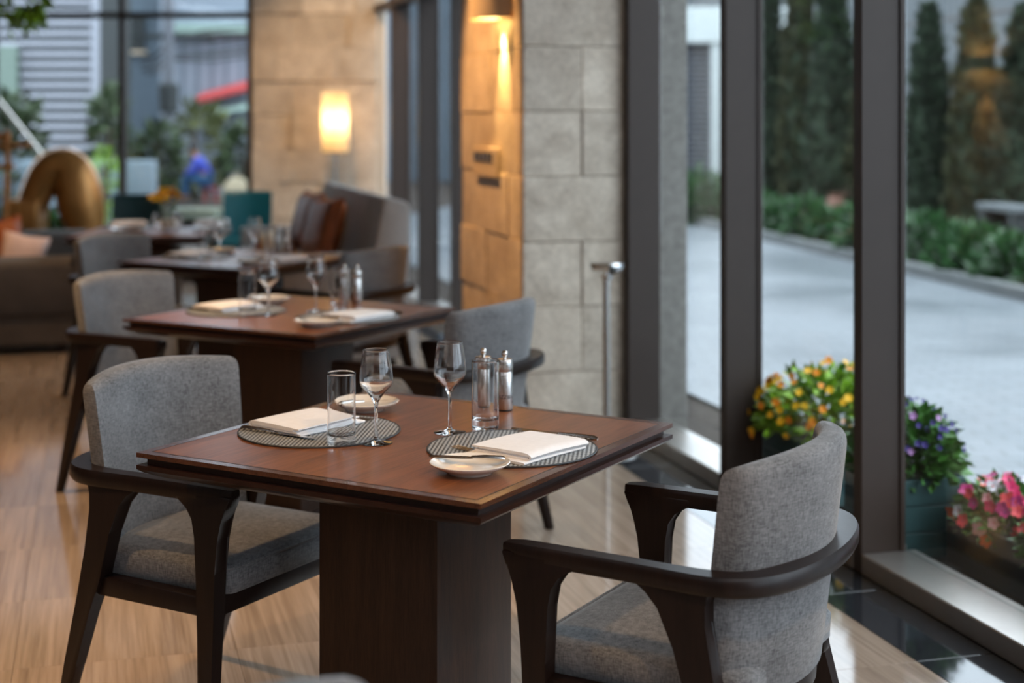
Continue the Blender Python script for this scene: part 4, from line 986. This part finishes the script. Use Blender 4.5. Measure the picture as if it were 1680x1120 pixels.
# seated person on a low stool
YP = 27.0; q = PY(343, 300, YP); pr_ = empty('person', (q.x, YP, 0), 0, 'person in blue shirt and jeans sitting low, leaning forward, facing left', 'person')
def skin(name, verts, edges, radii, m_, parent, root=0, sub=2):
    me = bpy.data.meshes.new(name); me.from_pydata(verts, edges, []); me.materials.append(m_); o = bpy.data.objects.new(name, me); link(o); o.parent = parent
    md = o.modifiers.new('skin', 'SKIN'); md.use_smooth_shade = True
    for i, r_ in enumerate(radii): me.skin_vertices[0].data[i].radius = (r_, r_) if not isinstance(r_, tuple) else r_; me.skin_vertices[0].data[i].use_root = (i == root)
    o.modifiers.new('sub', 'SUBSURF').levels = sub; o.modifiers['sub'].render_levels = sub; return o
bv = [(0, 0, .42), (-.08, 0, .58), (-.17, 0, .74), (-.24, 0, .83), (-.29, 0, .90), (-.31, 0, .98)]
be = [(i, i + 1) for i in range(5)]; br_ = [.12, .12, .13, .05, .075, .06]
for sy in (-1, 1):
    k = len(bv); bv += [(-.18, sy * .17, .76), (-.26, sy * .21, .56), (-.44, sy * .13, .52), (-.52, sy * .11, .51)]; be += [(2, k), (k, k + 1), (k + 1, k + 2), (k + 2, k + 3)]; br_ += [.055, .045, .032, .03]
    k = len(bv); bv += [(-.03, sy * .10, .40), (-.44, sy * .14, .46), (-.40, sy * .13, .10), (-.52, sy * .14, .05)]; be += [(0, k), (k, k + 1), (k + 1, k + 2), (k + 2, k + 3)]; br_ += [.085, .06, .04, .035]
body = skin('body', bv, be, br_, M['skin'], pr_)
sv = [(-.02, 0, .44), (-.08, 0, .58), (-.17, 0, .74), (-.22, 0, .81)]; se = [(0, 1), (1, 2), (2, 3)]; sr = [.135, .135, .145, .07]
for sy in (-1, 1): k = len(sv); sv += [(-.18, sy * .17, .76), (-.26, sy * .21, .56), (-.40, sy * .15, .53)]; se += [(2, k), (k, k + 1), (k + 1, k + 2)]; sr += [.07, .06, .045]
skin('shirt', sv, se, sr, M['shirt'], pr_)
jv = [(0, 0, .40)]; je = []; jr = [.135]
for sy in (-1, 1): k = len(jv); jv += [(-.05, sy * .10, .40), (-.44, sy * .14, .46), (-.40, sy * .13, .12)]; je += [(0, k), (k, k + 1), (k + 1, k + 2)]; jr += [.10, .075, .055]
skin('trousers', jv, je, jr, M['jeans'], pr_)
b = NB(); bmesh.ops.create_uvsphere(b, u_segments=14, v_segments=8, radius=.085, matrix=Matrix.Translation((-.285, 0, .985))); obj('hair', b, M['hair'], pr_)
stl = empty('low_stool', (q.x + .03, YP, 0), 0, 'low plastic stool under the seated person outside', 'stool'); obj('seat', lathe([(0, .25), (.15, .25), (.15, .28), (0, .28)], 20), M['red_roof'], stl)
for a in range(4): obj('leg', tube([(.11 * math.cos(a * PI / 2 + .8), .11 * math.sin(a * PI / 2 + .8), .25), (.14 * math.cos(a * PI / 2 + .8), .14 * math.sin(a * PI / 2 + .8), 0)], .016, 6), M['red_roof'], stl)
q = PY(388, 300, 24.0); pt_ = empty('pale_sack', (q.x, 24.0, 0), 0, 'pale round sack standing outside by the stone wall', 'sack'); obj('bag', lathe([(0, 0), (.19, 0), (.24, .2), (.22, .42), (.12, .55), (0, .58)], 18), M['sack'], pt_); obj('tie', lathe([(.03, .56), (.05, .58), (.07, .64), (0, .62)], 12), M['sack'], pt_)

# column with the mirrored sconce, left of the picture
fcol = empty('wall_far_column', Vector((-4.83, 10.13, 0)) - WS * .45, WA, kind='structure')
obj('column_core', box((.45, .30, CEIL / 2), (.84, .54, CEIL)), M['plaster'], fcol)
stone_blocks(fcol, .90, 'x', .03, CEIL, 12, flip=-1, widths=(.35, .6))
cs = Vector((-4.83, 10.13, 1.90)) - WT * .0
cs2 = cs + WT * .012
sconce(cs2, WA + PI, 'second half round wall lamp, on the far stone column mirrored in the glass')
for dz, tz, pw in ((-.01, -1, 20), (.13, 1.4, 5)):
    l1 = cs - WT * .085 + Vector((0, 0, dz)); spot('sconce_beam', l1, l1 + WT * .05 + Vector((0, 0, tz)), pw, 50, .55, .018, (1, .55, .16))
